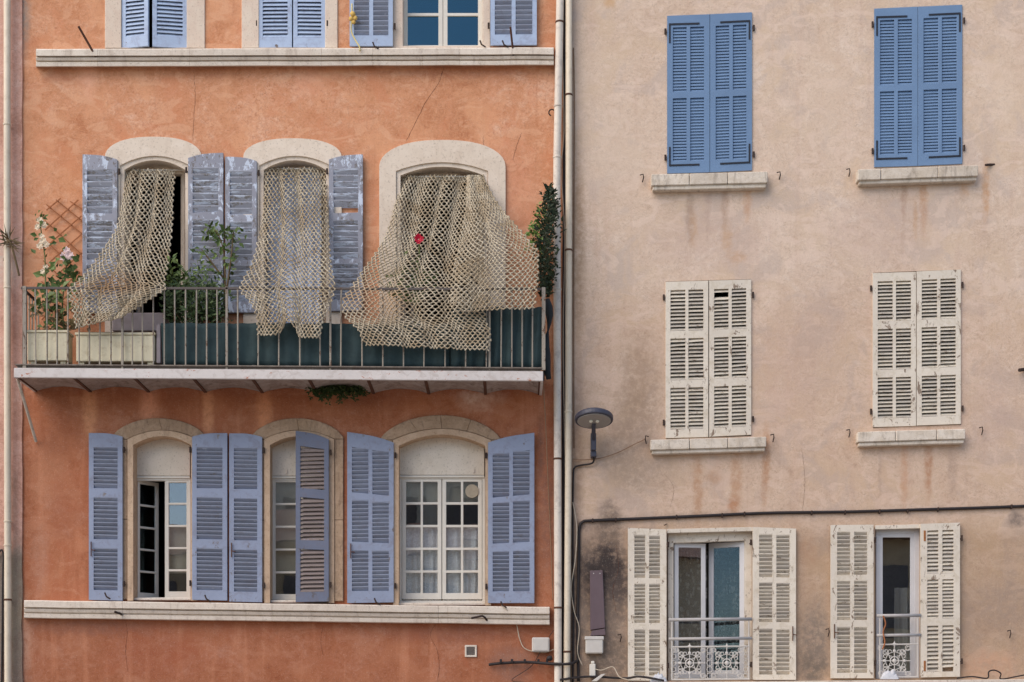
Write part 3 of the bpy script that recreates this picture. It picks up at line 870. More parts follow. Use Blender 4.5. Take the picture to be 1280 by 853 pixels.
shutter('dull blue half-closed shutter with bleached brown slats covering part of a window', 369.5, 411, 538.5, 545, 753, 752, .10, M['blue_dull'], M['brown_slat'], PL, 1, [10, 10, 10], arched=ar_r, hinge='R', **kw2)
shutter('wide lilac blue open shutter left of the lace-curtained window', 434, 492, 540, 549, 754, 753, .075, M['blue_old'], M['blue_slat'], [(.085, .35), (.395, .64), (.69, .93)], 2, [10, 10, 10], arched=ar_r, hinge='R', rod=True, **kw)
shutter('wide lilac blue open shutter right of the lace-curtained window', 610, 668, 549, 541, 754, 754, .075, M['blue_old'], M['blue_slat'], [(.10, .36), (.395, .64), (.69, .93)], 2, [10, 10, 10], arched=ar_l, hinge='L', **kw)

# balcony shutters, peeling
PD = [(.09, .37), (.42, .665), (.70, .93)]
kw = dict(stile=6, mid=5, open_in=True, group='peeling grey shutters behind the balcony', thick=.04, slat_d=.05)
shutter('peeling grey blue shutter left of the first balcony door beside the trellis', 103, 146.5, 193, 195, 391, 391, .07, M['peel_frame'], M['peel'], PD, 1, [7, 7, 7], arched=ar_r, hinge='R', **kw)
shutter('peeling grey blue shutter just right of the dark gap in the first balcony door', 235, 279, 193, 191, 391, 391, .07, M['peel_frame'], M['peel'], PD, 1, [7, 7, 7], arched=ar_l, hinge='L', **kw)
shutter('peeling grey blue shutter left of the middle balcony door, behind a climbing stem', 281.5, 321, 196, 197, 391, 391, .065, M['peel_frame'], M['peel'], PD, 1, [7, 7, 7], arched=ar_r, hinge='R', **kw)
shutter('peeling grey shutter with one slat missing right of the middle balcony door', 411, 453.5, 195, 193, 389, 389, .07, M['peel_frame'], M['peel'], PD, 1, [7, 7, 7], arched=ar_l, hinge='L', missing={(0, 0, 0)}, broken={(1, 0, 3)}, **kw)

# top row
PT = [(.05, .34), (.38, .64), (.67, .93)]
kw = dict(stile=5.5, mid=5, group='pale blue shutters above the cornice', thick=.034)
shutter('pale blue shutter standing ajar, left leaf of the first upper window', 152, 187, -130, -130, 61, 61, .0, M['blue_top'], M['blue_top'], PT, 1, [9, 9, 10], open_in=False, cover=1.0, hinge='L', ang=R(-13), pintles=(.16,), **kw)
shutter('pale blue shutter standing ajar, right leaf of the first upper window', 192, 234, -130, -130, 61, 61, .0, M['blue_top'], M['blue_top'], PT, 1, [9, 9, 10], open_in=False, cover=1.0, hinge='R', ang=R(9), pintles=(.16,), **kw)
shutter('pale blue closed shutter, left leaf of the middle upper window', 323, 365, -130, -130, 60, 59.5, .01, M['blue_top'], M['blue_top'], PT, 1, [9, 9, 10], open_in=False, cover=1.0, hinge='L', pintles=(.16,), **kw)
shutter('pale blue closed shutter, right leaf of the middle upper window', 366.5, 407, -130, -130, 59.5, 60, .012, M['blue_top'], M['blue_top'], PT, 1, [9, 9, 10], open_in=False, cover=1.0, hinge='R', pintles=(.16,), **kw)
shutter('pale blue open shutter with a yellow toy hung on it, above the cornice', 437, 491, -130, -130, 57.5, 57.5, .075, M['blue_top'], M['blue_slat'], PT, 2, [10, 9, 8], open_in=True, hinge='R', pintles=(.13,), **kw)
shutter('pale blue open shutter at the top nearest the two downpipes', 613, 671, -130, -130, 56.5, 56, .075, M['blue_top'], M['blue_slat'], PT, 2, [10, 9, 8], open_in=True, hinge='L', pintles=(.13,), **kw)
# ------------------------------------------------------------------ windows (parts of the buildings)
def sash(win, x0, y0, x1, y1, d, cols, rows, fr, bar, mat, glass, hinge=None, ang=0.0, ytr=None, ybr=None, th=.04, botx=1.6):
    """glazed leaf: one frame with bars, each pane an object. hinge 'L'/'R' + ang swings it into the room"""
    a, b = P(x0, y1, d), P(x1, y0, d)
    W, H = b.x - a.x, b.z - a.z
    f_, b_ = fr / 100, bar / 100
    piv = Vector((a.x if hinge != 'R' else b.x, -d, a.z))
    ox = 0 if hinge != 'R' else -W
    cw = (W - 2 * f_ - (cols - 1) * b_) / cols
    rh = (H - f_ - f_ * botx - (rows - 1) * b_) / rows
    holes = []
    for c in range(cols):
        for r in range(rows):
            xa = ox + f_ + c * (cw + b_); za = f_ * botx + r * (rh + b_)
            holes.append((xa, za, xa + cw, za + rh))
    loc = piv - ORG[win.name]
    q = MB(); q.plate([(ox, 0), (ox + W, 0), (ox + W, H), (ox, H)], [[(h[0], h[1]), (h[0], h[3]), (h[2], h[3]), (h[2], h[1])] for h in holes], 0, th)
    o = q.build('sash', mat, win, bevel=.004, org=Vector((0, 0, 0)))
    o.location = loc; o.rotation_euler = (0, 0, ang)
    for h in holes:
        q = MB(); q.box((h[0] - .004, th * .45, h[1] - .004), (h[2] + .004, th * .45 + .004, h[3] + .004))
        p = q.build('pane', glass, win, org=Vector((0, 0, 0)))
        p.location = loc; p.rotation_euler = (random.uniform(-.006, .006), 0, ang + random.uniform(-.006, .006))
    return o

def window(root, outer, hole, df, db, mat, label):
    q = MB(); q.pplate(outer, [hole] if hole else [], df, db)
    return q.build('window', mat, root, bevel=.004, label=label)

def rect(x0, y0, x1, y1): return [(x0, y1), (x0, y0), (x1, y0), (x1, y1)]

def panel_arch(win, key, yb, k, d, nails):
    """cream board closing the head of an arched opening"""
    h = HO[key]; xs = [p[0] for p in h]
    a = inset(h, k)
    a = [(x, min(y, yb)) for x, y in a]
    q = MB(); q.pplate(a, [], d, d - .03); q.build('head_panel', M['tymp'], win, bevel=.004)
    q = MB(); q.pbox(min(xs) + k, yb + .5, max(xs) - k, yb + 3, d + .012, d - .03); q.build('bead', M['sash'], win, bevel=.003)
    for x in nails:
        q = MB(); q.pbox(x - 1, yb - 8, x + 1, yb - 3, d + .015, d + .001); q.build('hook', M['ledge'], win)

# lower storey of the orange building
w1 = window(ob, rect(166.5, 598, 238.5, 751), rect(171, 601, 236, 747), -.17, -.25, M['sash'], 'lower window with its left sash open on a dark room')
panel_arch(w1, 'w1', 595, 1.5, -.16, ())
sash(w1, 171.5, 600, 204, 747.5, -.19, 1, 5, 4.5, 2.6, M['sash'], M['glass_soft'], hinge='L', ang=R(48))
sash(w1, 206, 598.5, 238, 747.5, -.18, 1, 5, 5, 2.6, M['sash'], M['glass'])
w2 = window(ob, rect(337.5, 598, 410.5, 754), rect(341, 601, 407, 750), -.17, -.25, M['sash'], 'lower window half hidden by one closed shutter')
panel_arch(w2, 'w2', 595, 1.5, -.16, (358,))
sash(w2, 340, 598.5, 374, 750, -.18, 1, 5, 4.5, 2.6, M['sash'], M['glass'])
sash(w2, 374.5, 598.5, 408, 750, -.18, 1, 5, 4.5, 2.6, M['sash'], M['glass'])
w3 = window(ob, rect(498.5, 596, 606.5, 756), rect(502, 599, 603, 751), -.17, -.25, M['sash'], 'wide lower window with white lace curtains behind twenty panes')
panel_arch(w3, 'w3', 594, 1.5, -.16, (513, 592))
sash(w3, 502.5, 597.5, 552, 749.5, -.18, 2, 5, 5, 3, M['sash'], M['glass'])
sash(w3, 552.8, 597.5, 602.5, 749.5, -.18, 2, 5, 5, 3, M['sash'], M['glass'])
q = MB(); a = P(590, 614.5, -.19); q.tube([a + Vector((0, .0, 0)), a + Vector((0, -.025, 0))], .085, 20); q.build('ventilator', M['disc'], w3, label='round pale ventilator in the upper right pane')
for k_, (xa, xb) in (('w1', (165, 240)), ('w2', (336, 412)), ('w3', (497, 608))):
    yb = max(p[1] for p in HO[k_])
    q = MB(); q.pbox(xa + 1.2, yb - 3.5, xb - 1.2, yb - .3, -.01, -.30); q.build('window_sill', M['ledge'], ob, bevel=.006)

# upper window and the balcony doors
u3 = window(ob, rect(503.5, -149, 603.5, 60), rect(507.5, -145, 599.5, 58.6), -.14, -.22, M['sash'], 'upper window with four blue dark panes above the cornice')
sash(u3, 504, -146, 553.5, 58.8, -.15, 1, 5, 5.5, 3.8, M['sash'], M['glass_dark'], botx=.4)
sash(u3, 554, -146, 603, 58.8, -.15, 1, 5, 5.5, 3.8, M['sash'], M['glass_dark'], botx=.4)
for key, xa, xb, yt in (('d1', 156, 231, 214), ('d2', 330, 407, 214), ('d3', 501, 604, 222)):
    dw = window(ob, rect(xa, yt, xb, 461), rect(xa + 4, yt + 4, xb - 4, 459), -.22, -.30, M['cream'], None)
    h = [(x, min(y, yt - .6)) for x, y in inset(HO[key], 1)]
    q = MB(); q.pplate(h, [], -.2, -.27); q.build('head_panel', M['cream'], dw)
    if key == 'd1':
        dw['label'] = 'first balcony door standing open on a dark room'
        sash(dw, xa + 5, yt + 5, xa + 36, 458, -.24, 1, 4, 5, 3, M['cream'], M['glass'], hinge='L', ang=R(75))
        sash(dw, xb - 36, yt + 5, xb - 5, 458, -.24, 1, 4, 5, 3, M['cream'], M['glass'], hinge='R', ang=R(-80))
    elif key == 'd2':
        dw['label'] = 'middle balcony door behind the narrow net'
        sash(dw, xa + 5, yt + 5, (xa + xb) / 2 - .5, 458, -.24, 1, 4, 5, 3, M['cream'], M['glass'])
        sash(dw, (xa + xb) / 2 + .5, yt + 5, xb - 5, 458, -.24, 1, 4, 5, 3, M['cream'], M['glass'])
    else:
        dw['label'] = 'third balcony door standing open behind the widest net'
        sash(dw, xa + 5, yt + 5, (xa + xb) / 2 - .5, 458, -.24, 1, 4, 6, 3, M['cream'], M['glass'], hinge='L', ang=R(78))
        sash(dw, (xa + xb) / 2 + .5, yt + 5, xb - 5, 458, -.24, 1, 4, 6, 3, M['cream'], M['glass'], hinge='R', ang=R(-78))

# beige building, lowest row
c1 = window(bb, [(835, 851), (835, 667), (940, 664), (940, 850)], [(842, 848), (842, 679), (931, 676), (931, 848)], -.06, -.14, M['white_wood'], 'window with two sashes ajar behind guard bars')
sash(c1, 843, 679, 883, 848, -.10, 1, 1, 5.5, 3, M['sash_grey'], M['glass_bright'], hinge='L', ang=R(7))
sash(c1, 884, 677, 930.5, 848, -.10, 1, 1, 6.5, 3, M['sash_grey'], M['glass_soft'], hinge='R', ang=R(-24))
c2 = window(bb, [(1095, 849), (1095, 661), (1150, 659), (1150, 848)], [(1099, 846), (1099, 668), (1143, 667), (1143, 846)], -.06, -.14, M['sash_grey'], 'narrow window with one tall pane and a bright reflection')
sash(c2, 1098.5, 667, 1143, 847, -.07, 1, 1, 5, 3, M['sash_grey'], M['glass_bright'])
for (xa, xb, ya, yb) in ((834, 941, 660.5, 658), (1094, 1151, 656, 654.5)):        # peeling lintel boards
    q = MB(); q.pplate([(xa, ya + 6), (xa, ya + 1), (xb, yb + 1), (xb, yb + 6)], [], .035, -.03); q.build('lintel_board', M['white_wood'], bb, bevel=.003)

# guard rails with cast iron panels
def scroll(c, r0, a0, a1, shrink=.5, n=12):
    return [Vector((c[0] + r0 * (1 - (1 - shrink) * i / n) * math.cos(a0 + (a1 - a0) * i / n), c[1], c[2] + r0 * (1 - (1 - shrink) * i / n) * math.sin(a0 + (a1 - a0) * i / n))) for i in range(n + 1)]
def star(x, z, y, r):
    """small pointed finial"""
    vs = [(x, y - .006, z)] + [(x + r * (1 if k % 2 == 0 else .4) * math.cos(k * math.pi / 4), y, z + r * (1 if k % 2 == 0 else .4) * math.sin(k * math.pi / 4)) for k in range(8)] + [(x, y + .006, z)]
    return vs, [(0, 1 + k, 1 + (k + 1) % 8) for k in range(8)] + [(9, 1 + (k + 1) % 8, 1 + k) for k in range(8)]
def rosette(q, x, z, y, s):
    C = (x, y, z)
    for k in range(4):
        a = math.pi / 2 * k
        dx, dz = math.cos(a), math.sin(a)
        q.tube([Vector((x + dx * s * .12, y, z + dz * s * .12)), Vector((x + dx * s * .98, y, z + dz * s * .98))], .006, 5)
        q.blob((x + dx * s * .62, y, z + dz * s * .62), .02, .008, .02, 6, 4, 0)
        for sg in (-1, 1):
            b = a + sg * math.pi / 4
            cx, cz = x + s * .60 * math.cos(a + sg * .42), z + s * .60 * math.sin(a + sg * .42)
            q.tube(scroll((cx, y, cz), s * .27, a + math.pi + sg * .3, a + math.pi + sg * .3 - sg * 4.6, .25, 14), .0055, 5)
            q.tube(scroll((x + s * .78 * math.cos(b), y, z + s * .78 * math.sin(b)), s * .22, b + math.pi, b + math.pi + sg * 4.4, .3, 12), .0055, 5)
    for sx in (-1, 1):
        for sz in (-1, 1):
            cx, cz = x + sx * s * .84, z + sz * s * .80
            a = math.atan2(sz, sx)
            q.tube(scroll((cx, y, cz), s * .19, a + math.pi, a + math.pi + 5.2, .3, 12), .0055, 5)
            q.tube(scroll((cx, y, cz), s * .19, a, a + 4.6, .5, 10), .005, 5)
            q.tube([Vector((x + sx * s * .42, y, z + sz * s * .42)), Vector((x + sx * s * .72, y, z + sz * s * .70))], .005, 5)
    q.add(*star(x, z + s * 1.03, y, s * .22))
    q.tube(scroll(C, s * .26, 0, 2 * math.pi, 1, 16), .008, 5)
    q.tube(scroll(C, s * .55, 0, 2 * math.pi, 1, 20), .005, 5)
    q.blob(C, s * .14, .012, s * .14, 8, 5, 0)

def guard(xa, xb, y1, y2, y3, y4, ros, sl):
    d = .07
    e = part_empty('window_guard', bb)
    for y, r in ((y1, .021), (y2, .019)):
        q = MB(); q.tube([P(xa, y, d), P(xb, y - sl, d)], r, 10); q.build('guard_bar', M['guard'], e, smooth=True)
    q = MB()
    q.tube([P(xa + 3, y3, d), P(xb - 3, y3 - sl, d)], .010, 6); q.tube([P(xa + 3, y4, d), P(xb - 3, y4 - sl, d)], .010, 6)
    for x in (xa + 4, xb - 4): q.tube([P(x, y1, d), P(x, y4, d)], .009, 6)
    q.build('guard_frame', M['grille'], e)
    for cx in ros:
        c = P(cx, (y3 + y4) / 2 - sl / 2, d)
        q = MB(); rosette(q, c.x, c.z, c.y, (y4 - y3) / 200 * .98); q.build('cast_panel', M['grille'], e)
    return e
g_ = guard(836, 940, 775, 799, 809, 850, [862, 908.5], 1)
for x in (884, 890):
    q = MB(); q.tube([P(x, 809, .07), P(x, 850, .07)], .005, 5); q.build('guard_frame', M['grille'], g_)
for x, r_ in ((887, .035), (842, .03), (932, .03)):
    for k in range(5):
        c = P(x, 813 + k * 8, .07); q = MB(); q.tube(scroll((c.x, c.y, c.z), r_, 0, 2 * math.pi, 1, 10), .005, 5); q.build('cast_ring', M['grille'], g_)
guard(1096, 1151, 770, 794.5, 806, 847, [1118], .6)

# ------------------------------------------------------------------ curtains: each hangs in a room, a thing of its own
def drape(name, label, cat, x0, x1, y0, y1, d, waves, amp, mat, group=None, zig=0.0):
    q = MB(); nx, ny = 60, 14
    vs = []
    for j in range(ny + 1):
        for i in range(nx + 1):
            u, v = i / nx, j / ny
            p = P(x0 + (x1 - x0) * u, y0 + (y1 - y0) * v + zig * math.sin(u * waves * 6.3) * v, d)
            p.y += amp * math.sin(u * waves * 6.283 + 1.3 * math.sin(v * 2 + u * 5)) * (.5 + .5 * v)
            vs.append(p)
    q.add(vs, [(j * (nx + 1) + i, j * (nx + 1) + i + 1, (j + 1) * (nx + 1) + i + 1, (j + 1) * (nx + 1) + i) for j in range(ny) for i in range(nx)])
    return q.build(name, mat, None, smooth=True, label=label, cat=cat, group=group)
GL = 'lace curtains in the wide lower window'
drape('lace_curtain', 'white lace curtain behind the left sash of the wide lower window', 'curtain', 503, 551, 657, 752, -.255, 5, .02, M['lace'], GL, 1)
drape('lace_curtain', 'white lace curtain behind the right sash of the wide lower window', 'curtain', 554, 601, 657, 752, -.255, 4.6, .022, M['lace'], GL, 1)
drape('lace_curtain', 'grey net curtain hung behind the left sash beside the guard bars, beige building', 'curtain', 842, 884, 676, 850, -.34, 4, .02, M['net_curtain'], 'net curtains of the two-sash window')
drape('lace_curtain', 'grey net curtain behind the inward swung right sash, beige building', 'curtain', 886, 934, 676, 850, -.55, 4, .02, M['net_curtain'], 'net curtains of the two-sash window')
GB = 'plain beige blinds inside the lower windows'
drape('blind', 'plain beige blind low behind the closed right sash of the part-open window', 'blind', 207, 237, 657, 717, -.26, 1.5, .006, M['blind'], GB)
drape('blind', 'plain beige blind behind the panes of the half-shuttered window', 'blind', 340, 408, 598, 717, -.26, 2, .008, M['blind'], GB)
drape('blind', 'short beige blind across the top panes of the wide lace-curtained window', 'blind', 504, 601, 598, 629, -.26, 2, .006, M['blind'], GB)
drape('drape', 'pale sheet added in place of a bright reflection in the narrow single-pane window', 'curtain', 1118, 1138, 735, 848, -.45, 2.5, .03, M['box_white'])  # pale sheet added to stand in for a reflection in the glass
drape('print_curtain', 'pale blue print curtain seen through the middle net', 'curtain', 334, 402, 216, 458, -.165, 6, .022, M['curtain_blue'])

# ------------------------------------------------------------------ the balcony (part of the orange building)
BD = .80                                            # depth of the balcony
bal = part_empty('balcony', ob, 'long balcony with rusty railing and arched plaster underside')
def bal_y(x, y0=458.0): return y0 + (x - 17) / 661 * 5
zs = P(0, 472, BD).z                                # underside
# floor slab, front fascia, top edge
q = MB(); q.pplate([(17.5, 471.5), (17.5, 459), (678, 464), (678, 475.5)], [], BD - .05, 0); 
q = MB()
z0 = P(17, 472.2, BD).z; z1 = P(678, 476.5, BD).z
xa, xb = P(17, 0, BD).x, P(679, 0, BD).x
def slabz(x, z): return z + (z1 - z0) * (x - xa) / (xb - xa)
def sbox(x0, x1, ya, yb, za, zb, name, mat, bev=.004, par=None):
    q = MB()
    vs = [(x, y, slabz(x, z)) for z in (za, zb) for x, y in ((x0, ya), (x1, ya), (x1, yb), (x0, yb))]
    q.add(vs, [(0, 3, 2, 1), (4, 5, 6, 7), (0, 1, 5, 4), (1, 2, 6, 5), (2, 3, 7, 6), (3, 0, 4, 7)])
    return q.build(name, mat, par or bal, bevel=bev, wob=.004)
sbox(xa + .03, xb - .03, -BD + .04, -.002, z0 + .075, z0 + .150, 'slab', M['concrete_edge'])
sbox(xa, xb, -BD, -BD + .035, z0, z0 + .118, 'fascia', M['slab'], .006)
sbox(xa, xa + .035, -BD + .037, -.003, z0, z0 + .118, 'fascia', M['slab'], .006)
sbox(xb - .035, xb, -BD + .037, -.003, z0, z0 + .118, 'fascia', M['slab'], .006)
sbox(xa + .01, xb - .01, -BD + .012, -BD + .10, z0 + .152, z0 + .170, 'edge_strip', M['concrete_edge'], .004)
# arched plaster bays between small iron beams
bx = [45, 113, 186, 257, 328, 396, 467, 536, 607, 674]
for i in range(len(bx) - 1):
    X0, X1 = P(bx[i], 0).x + .0185, P(bx[i + 1], 0).x - .0185
    q = MB(); n = 10; prof = []
    for k in range(n + 1):
        t = -1 + 2 * k / n
        prof.append((X0 + (X1 - X0) * k / n, .018 + .055 * (1 - t * t) + .004 * mnoise.noise(Vector((k * .7, i, 0)))))
    vs = []
    for y in (-BD + .037, -.004):
        for x, dz in prof: vs.append((x, y, slabz(x, z0 + dz)))
        for x, dz in reversed(prof): vs.append((x, y, slabz(x, z0 + .0745)))
    m_ = 2 * (n + 1)
    fs = [(k, (k + 1) % m_, m_ + (k + 1) % m_, m_ + k) for k in range(m_)]
    fs += [tuple(range(m_)), tuple(m_ + k for k in range(m_))[::-1]]
    q.add(vs, fs); q.build('soffit_vault', M['soffit'], bal)
for x in bx:
    X = P(x, 0).x
    q = MB(); zz_ = slabz(X, z0)
    q.box((X - .018, -BD + .037, zz_ + .004), (X + .018, -.004, zz_ + .016)); q.build('beam', M['rust'], bal)
# railing
def yr(x, y): return y + (x - 30) / 650 * 2.5
RD = .76
xl_, xr_ = 30, 679
top = lambda x: 358.5 + (x - 30) / 650 * 1.5
bot = lambda x: 455.5 + (x - 30) / 650 * 4
q = MB(); q.pplate([(26, top(26) + 3), (26, top(26)), (680, top(680)), (680, top(680) + 3)], [], RD + .012, RD - .012); q.build('handrail', M['rail_dark'], bal, bevel=.003)
q = MB(); q.pplate([(28, bot(28) + 2.6), (28, bot(28)), (680, bot(680)), (680, bot(680) + 2.6)], [], RD + .01, RD - .01); q.build('bottom_rail', M['rail_dark'], bal, bevel=.002)
zt_, zb_ = P(0, 361, RD).z, P(0, 456.5, RD).z
bar = MB(); bar.tube([(0, 0, 0), (0, 0, zt_ - zb_ - .004)], .0095, 6)
bar_me = bar.mesh('baluster'); bar_me.materials.append(M['rail'])
xs = [45 + 13.35 * k for k in range(19)] + [297 + 25.9 * k for k in range(13)] + [626, 639.5, 653, 666]
for x in xs:
    if abs(x - 153) < 5 or abs(x - 283.5) < 6: continue
    p = P(x + random.uniform(-.5, .5), bot(x) - .2, RD)
    o = link_copy(bar_me, 'baluster', bal, p - ORG[bal.name]); o.rotation_euler = (random.uniform(-.006, .006), random.uniform(-.006, .006), random.uniform(0, 3))
for x, w_ in ((31, .022), (153, .014), (283.5, .014), (413, .012), (612, .012), (679.5, .022)):
    q = MB(); a = P(x, top(x) - .3, RD); b = P(x, 463, RD)
    q.box((a.x - w_, -RD - w_ + .002, b.z), (a.x + w_, -RD + w_ - .002, a.z)); q.build('post', M['rail'], bal, bevel=.003)
# the two returns to the wall
for x, lab in ((28.5, 0), (681, 1)):
    X = P(x, 0, RD).x
    zt2, zb2 = P(x, 359.5, RD).z, P(x, 456, RD).z
    q = MB(); q.box((X - .014, -RD + .014, zt2 - .03), (X + .014, -.004, zt2)); q.build('side_rail', M['dark_rust'], bal, bevel=.003)
    q = MB(); q.box((X - .010, -RD + .014, zb2 - .02), (X + .010, -.004, zb2)); q.build('side_rail', M['rail_dark'], bal)
    for k in range(1, 6):
        o = link_copy(bar_me, 'baluster', bal, Vector((X, -RD + k * .127, zb2 - .002)) - ORG[bal.name])
# stay pole under the balcony and iron brackets
q = MB(); q.tube([P(22, 474, BD - .1), P(45, 552, .03)], .019, 8); q.build('stay_pole', M['sill'], bal)
q = MB(); a = P(672, 478, .5); q.tube([P(679, 478, .55), P(679, 640, .02)], .012, 6); 

# green screen cloth tied inside the railing
def sheet(name, label, cat, pts_top, pts_bot, d, mat, amp=.015, waves=9, group=None, thick=.006):
    q = MB(); nx, ny = 60, 8; vs = []
    for s_ in (0, 1):
        for j in range(ny + 1):
            for i in range(nx + 1):
                u, v = i / nx, j / ny
                x0, y0 = pts_top[0][0] + (pts_top[1][0] - pts_top[0][0]) * u, pts_top[0][1] + (pts_top[1][1] - pts_top[0][1]) * u
                x1, y1 = pts_bot[0][0] + (pts_bot[1][0] - pts_bot[0][0]) * u, pts_bot[0][1] + (pts_bot[1][1] - pts_bot[0][1]) * u
                p = P(x0 + (x1 - x0) * v, y0 + (y1 - y0) * v + .35 * math.sin(u * waves * 3.1) * (1 - v), d)
                p.y += amp * math.sin(u * waves * 6.283 + 2 * v) + amp * .6 * mnoise.noise(Vector((u * 14, v * 3, d))) + s_ * thick
                vs.append(p)
    N = (nx + 1) * (ny + 1)
    fs = []
    for j in range(ny):
        for i in range(nx):
            a = j * (nx + 1) + i
            fs += [(a, a + 1, a + nx + 2, a + nx + 1), (N + a, N + a + nx + 1, N + a + nx + 2, N + a + 1)]
    for i in range(nx):
        fs += [(i, N + i, N + i + 1, i + 1), (ny * (nx + 1) + i, ny * (nx + 1) + i + 1, N + ny * (nx + 1) + i + 1, N + ny * (nx + 1) + i)]
    for j in range(ny):
        for i in (0, nx):
            a = j * (nx + 1) + i
            fs.append((a, a + nx + 1, N + a + nx + 1, N + a))
    q.add(vs, fs)
    return q.build(name, mat, None, smooth=True, label=label, cat=cat, group=group)
sheet('screen_cloth', 'low dark green cloth tied along the middle of the balcony railing', 'screen cloth', ((201, 404), (562, 405)), ((203, 456), (562, 459)), RD - .05, M['green_sheet'], .02, 17)
sheet('screen_cloth', 'tall dark green cloth closing the right end of the balcony railing', 'screen cloth', ((563, 385), (679, 384)), ((563, 459), (679, 461)), RD - .05, M['green_sheet'], .02, 7)
q = MB()
prev = []
for k in range(11):
    t = k / 10
    prev.append(P(684 + 3 * math.sin(t * 7), 374 + 100 * t, RD - .2))
q.tube(prev, [.03 + .02 * math.sin(k * 1.1) + (.02 if k > 4 else 0) for k in range(11)], 8)
q.build('rolled_cloth', M['dark_cloth'], None, smooth=True, label='dark rolled cloth hanging at the right corner of the balcony', cat='cloth')

# things standing on the balcony
def planter(label, x0, y0, x1, y1, d, depth):
    t = thing('planter', label, 'planter', P((x0 + x1) / 2, y1, d - depth / 2), 'cream planters on the balcony')
    a, b = P(x0, y1, d), P(x1, y0, d)
    q = MB(); q.box((a.x, -d, a.z), (b.x, -d + depth, b.z - .03)); q.build('box', M['planter'], t, bevel=.008)
    q = MB(); q.plate([(a.x - .012, b.z - .029), (b.x + .012, b.z - .029), (b.x + .012, b.z), (a.x - .012, b.z)], [], -d - .012, -d + depth + .012); q.build('rim', M['planter'], t, bevel=.004)
    n = max(2, round((b.x - a.x) / .135))
    for i in range(1, n):
        x = a.x + (b.x - a.x) * i / n
        q = MB(); q.box((x - .006, -d - .006, a.z + .02), (x + .006, -d - .0005, b.z - .04)); q.build('rib', M['planter'], t)
    q = MB(); q.box((a.x + .02, -d + .02, b.z + .001), (b.x - .02, -d + depth - .02, b.z + .012)); q.build('soil', M['soil'], t)
    for x in (a.x + .06, b.x - .06):
        q = MB(); q.box((x - .03, -d + .03, a.z - .03), (x + .03, -d + depth - .03, a.z - .0005)); q.build('foot', M['planter'], t)
    return t
planter('short cream planter at the left end of the balcony', 34, 413, 84, 451, .70, .24)
planter('long cream planter behind the railing below the first net', 95, 416, 193, 452, .70, .26)
q = MB(); q.pbox(140, 391, 206, 414, .40, .10); q.build('storage_box', M['box_grey'], None, bevel=.01, label='grey lilac box standing behind the long cream planter', cat='box')
q = MB(); q.pbox(195.5, 406, 200.5, 454, .68, .52); q.build('board', M['box_grey'], None, bevel=.006, label='pale upright board between the long planter and the green cloth', cat='board')

# ------------------------------------------------------------------ knotted nets hung over the balcony doors
def cr(pts, t):
    """Catmull-Rom through a list of tuples, t in 0..1"""
    n = len(pts) - 1
    x = min(max(t, 0), .9999) * n; i = int(x); f = x - i
    p = [Vector(pts[min(max(k, 0), n)]) for k in (i - 1, i, i + 1, i + 2)]
    return .5 * ((2 * p[1]) + (p[2] - p[0]) * f + (2 * p[0] - 5 * p[1] + 4 * p[2] - p[3]) * f * f + (3 * p[1] - p[0] - 3 * p[2] + p[3]) * f * f * f)

def net_sheet(q, L, Rr, nu, nv, bottom=None, folds=5, amp=.03, r=.0078, seed=0, fold_x=2.0):
    """cords knotted into a staggered mesh on the sheet between the left and right edge lines (px, py, depth)"""
    def even(E):
        pts = [cr(E, i / 80) for i in range(81)]
        acc = [0.0]
        for a, b in zip(pts, pts[1:]): acc.append(acc[-1] + math.hypot(b.x - a.x, b.y - a.y))
        def at(t):
            s_ = min(max(t, 0), 1) * acc[-1]
            k = 0
            while k < 79 and acc[k + 1] < s_: k += 1
            f = (s_ - acc[k]) / max(acc[k + 1] - acc[k], 1e-6)
            return pts[k] + (pts[k + 1] - pts[k]) * f
        return at
    eL, eR = even(L), even(Rr)
    def S(u, v):
        vv = v * (bottom(u) if bottom else 1)
        a, b = eL(vv), eR(vv)
        p = a + (b - a) * u
        ph = u * folds * 6.283 + seed + 1.5 * math.sin(v * 3 + seed) + 2.6 * mnoise.noise(Vector((u * 3.1, v * 1.6, seed * 7)))
        w = P(p.x + fold_x * math.cos(ph) * math.sin(math.pi * u), p.y, p.z)
        w.y += amp * math.sin(ph) * (1 - .4 * v) * (.6 + .9 * abs(mnoise.noise(Vector((u * 2.3, v * 2.1, seed + 4)))))
        w.z += .05 * mnoise.noise(Vector((u * 3, v * 3, seed + 8))) * math.sin(math.pi * v)
        nz = Vector((u * nu * .9, v * nv * .9, seed))
        w += Vector((mnoise.noise(nz), mnoise.noise(nz + Vector((5, 5, 5))), mnoise.noise(nz + Vector((9, 1, 4))))) * .010
        return w
    K = {}
    for j in range(nv + 1):
        for i in range(nu + 1):
            u = (i + (.5 if j % 2 else 0)) / nu
            if u > 1.001: continue
            K[i, j] = (u, j / nv)
    for (i, j), (u, v) in K.items():
        if j == nv: continue
        nxt = [(i, j + 1), (i - 1, j + 1)] if j % 2 == 0 else [(i, j + 1), (i + 1, j + 1)]
        for k in nxt:
            if k not in K: continue
            u2, v2 = K[k]
            pts = []
            for f, g_ in ((0, 0), (.25, .10), (.5, .5), (.75, .90), (1, 1)):
                pts.append(S(u + (u2 - u) * g_, v + (v2 - v) * f))
            q.tube(pts, r * random.uniform(.9, 1.12), 4, cap=False)
        c = S(u, v)
        q.blob(c, r * 1.75, r * 1.75, r * 2.3, 5, 3, .1)
    return S

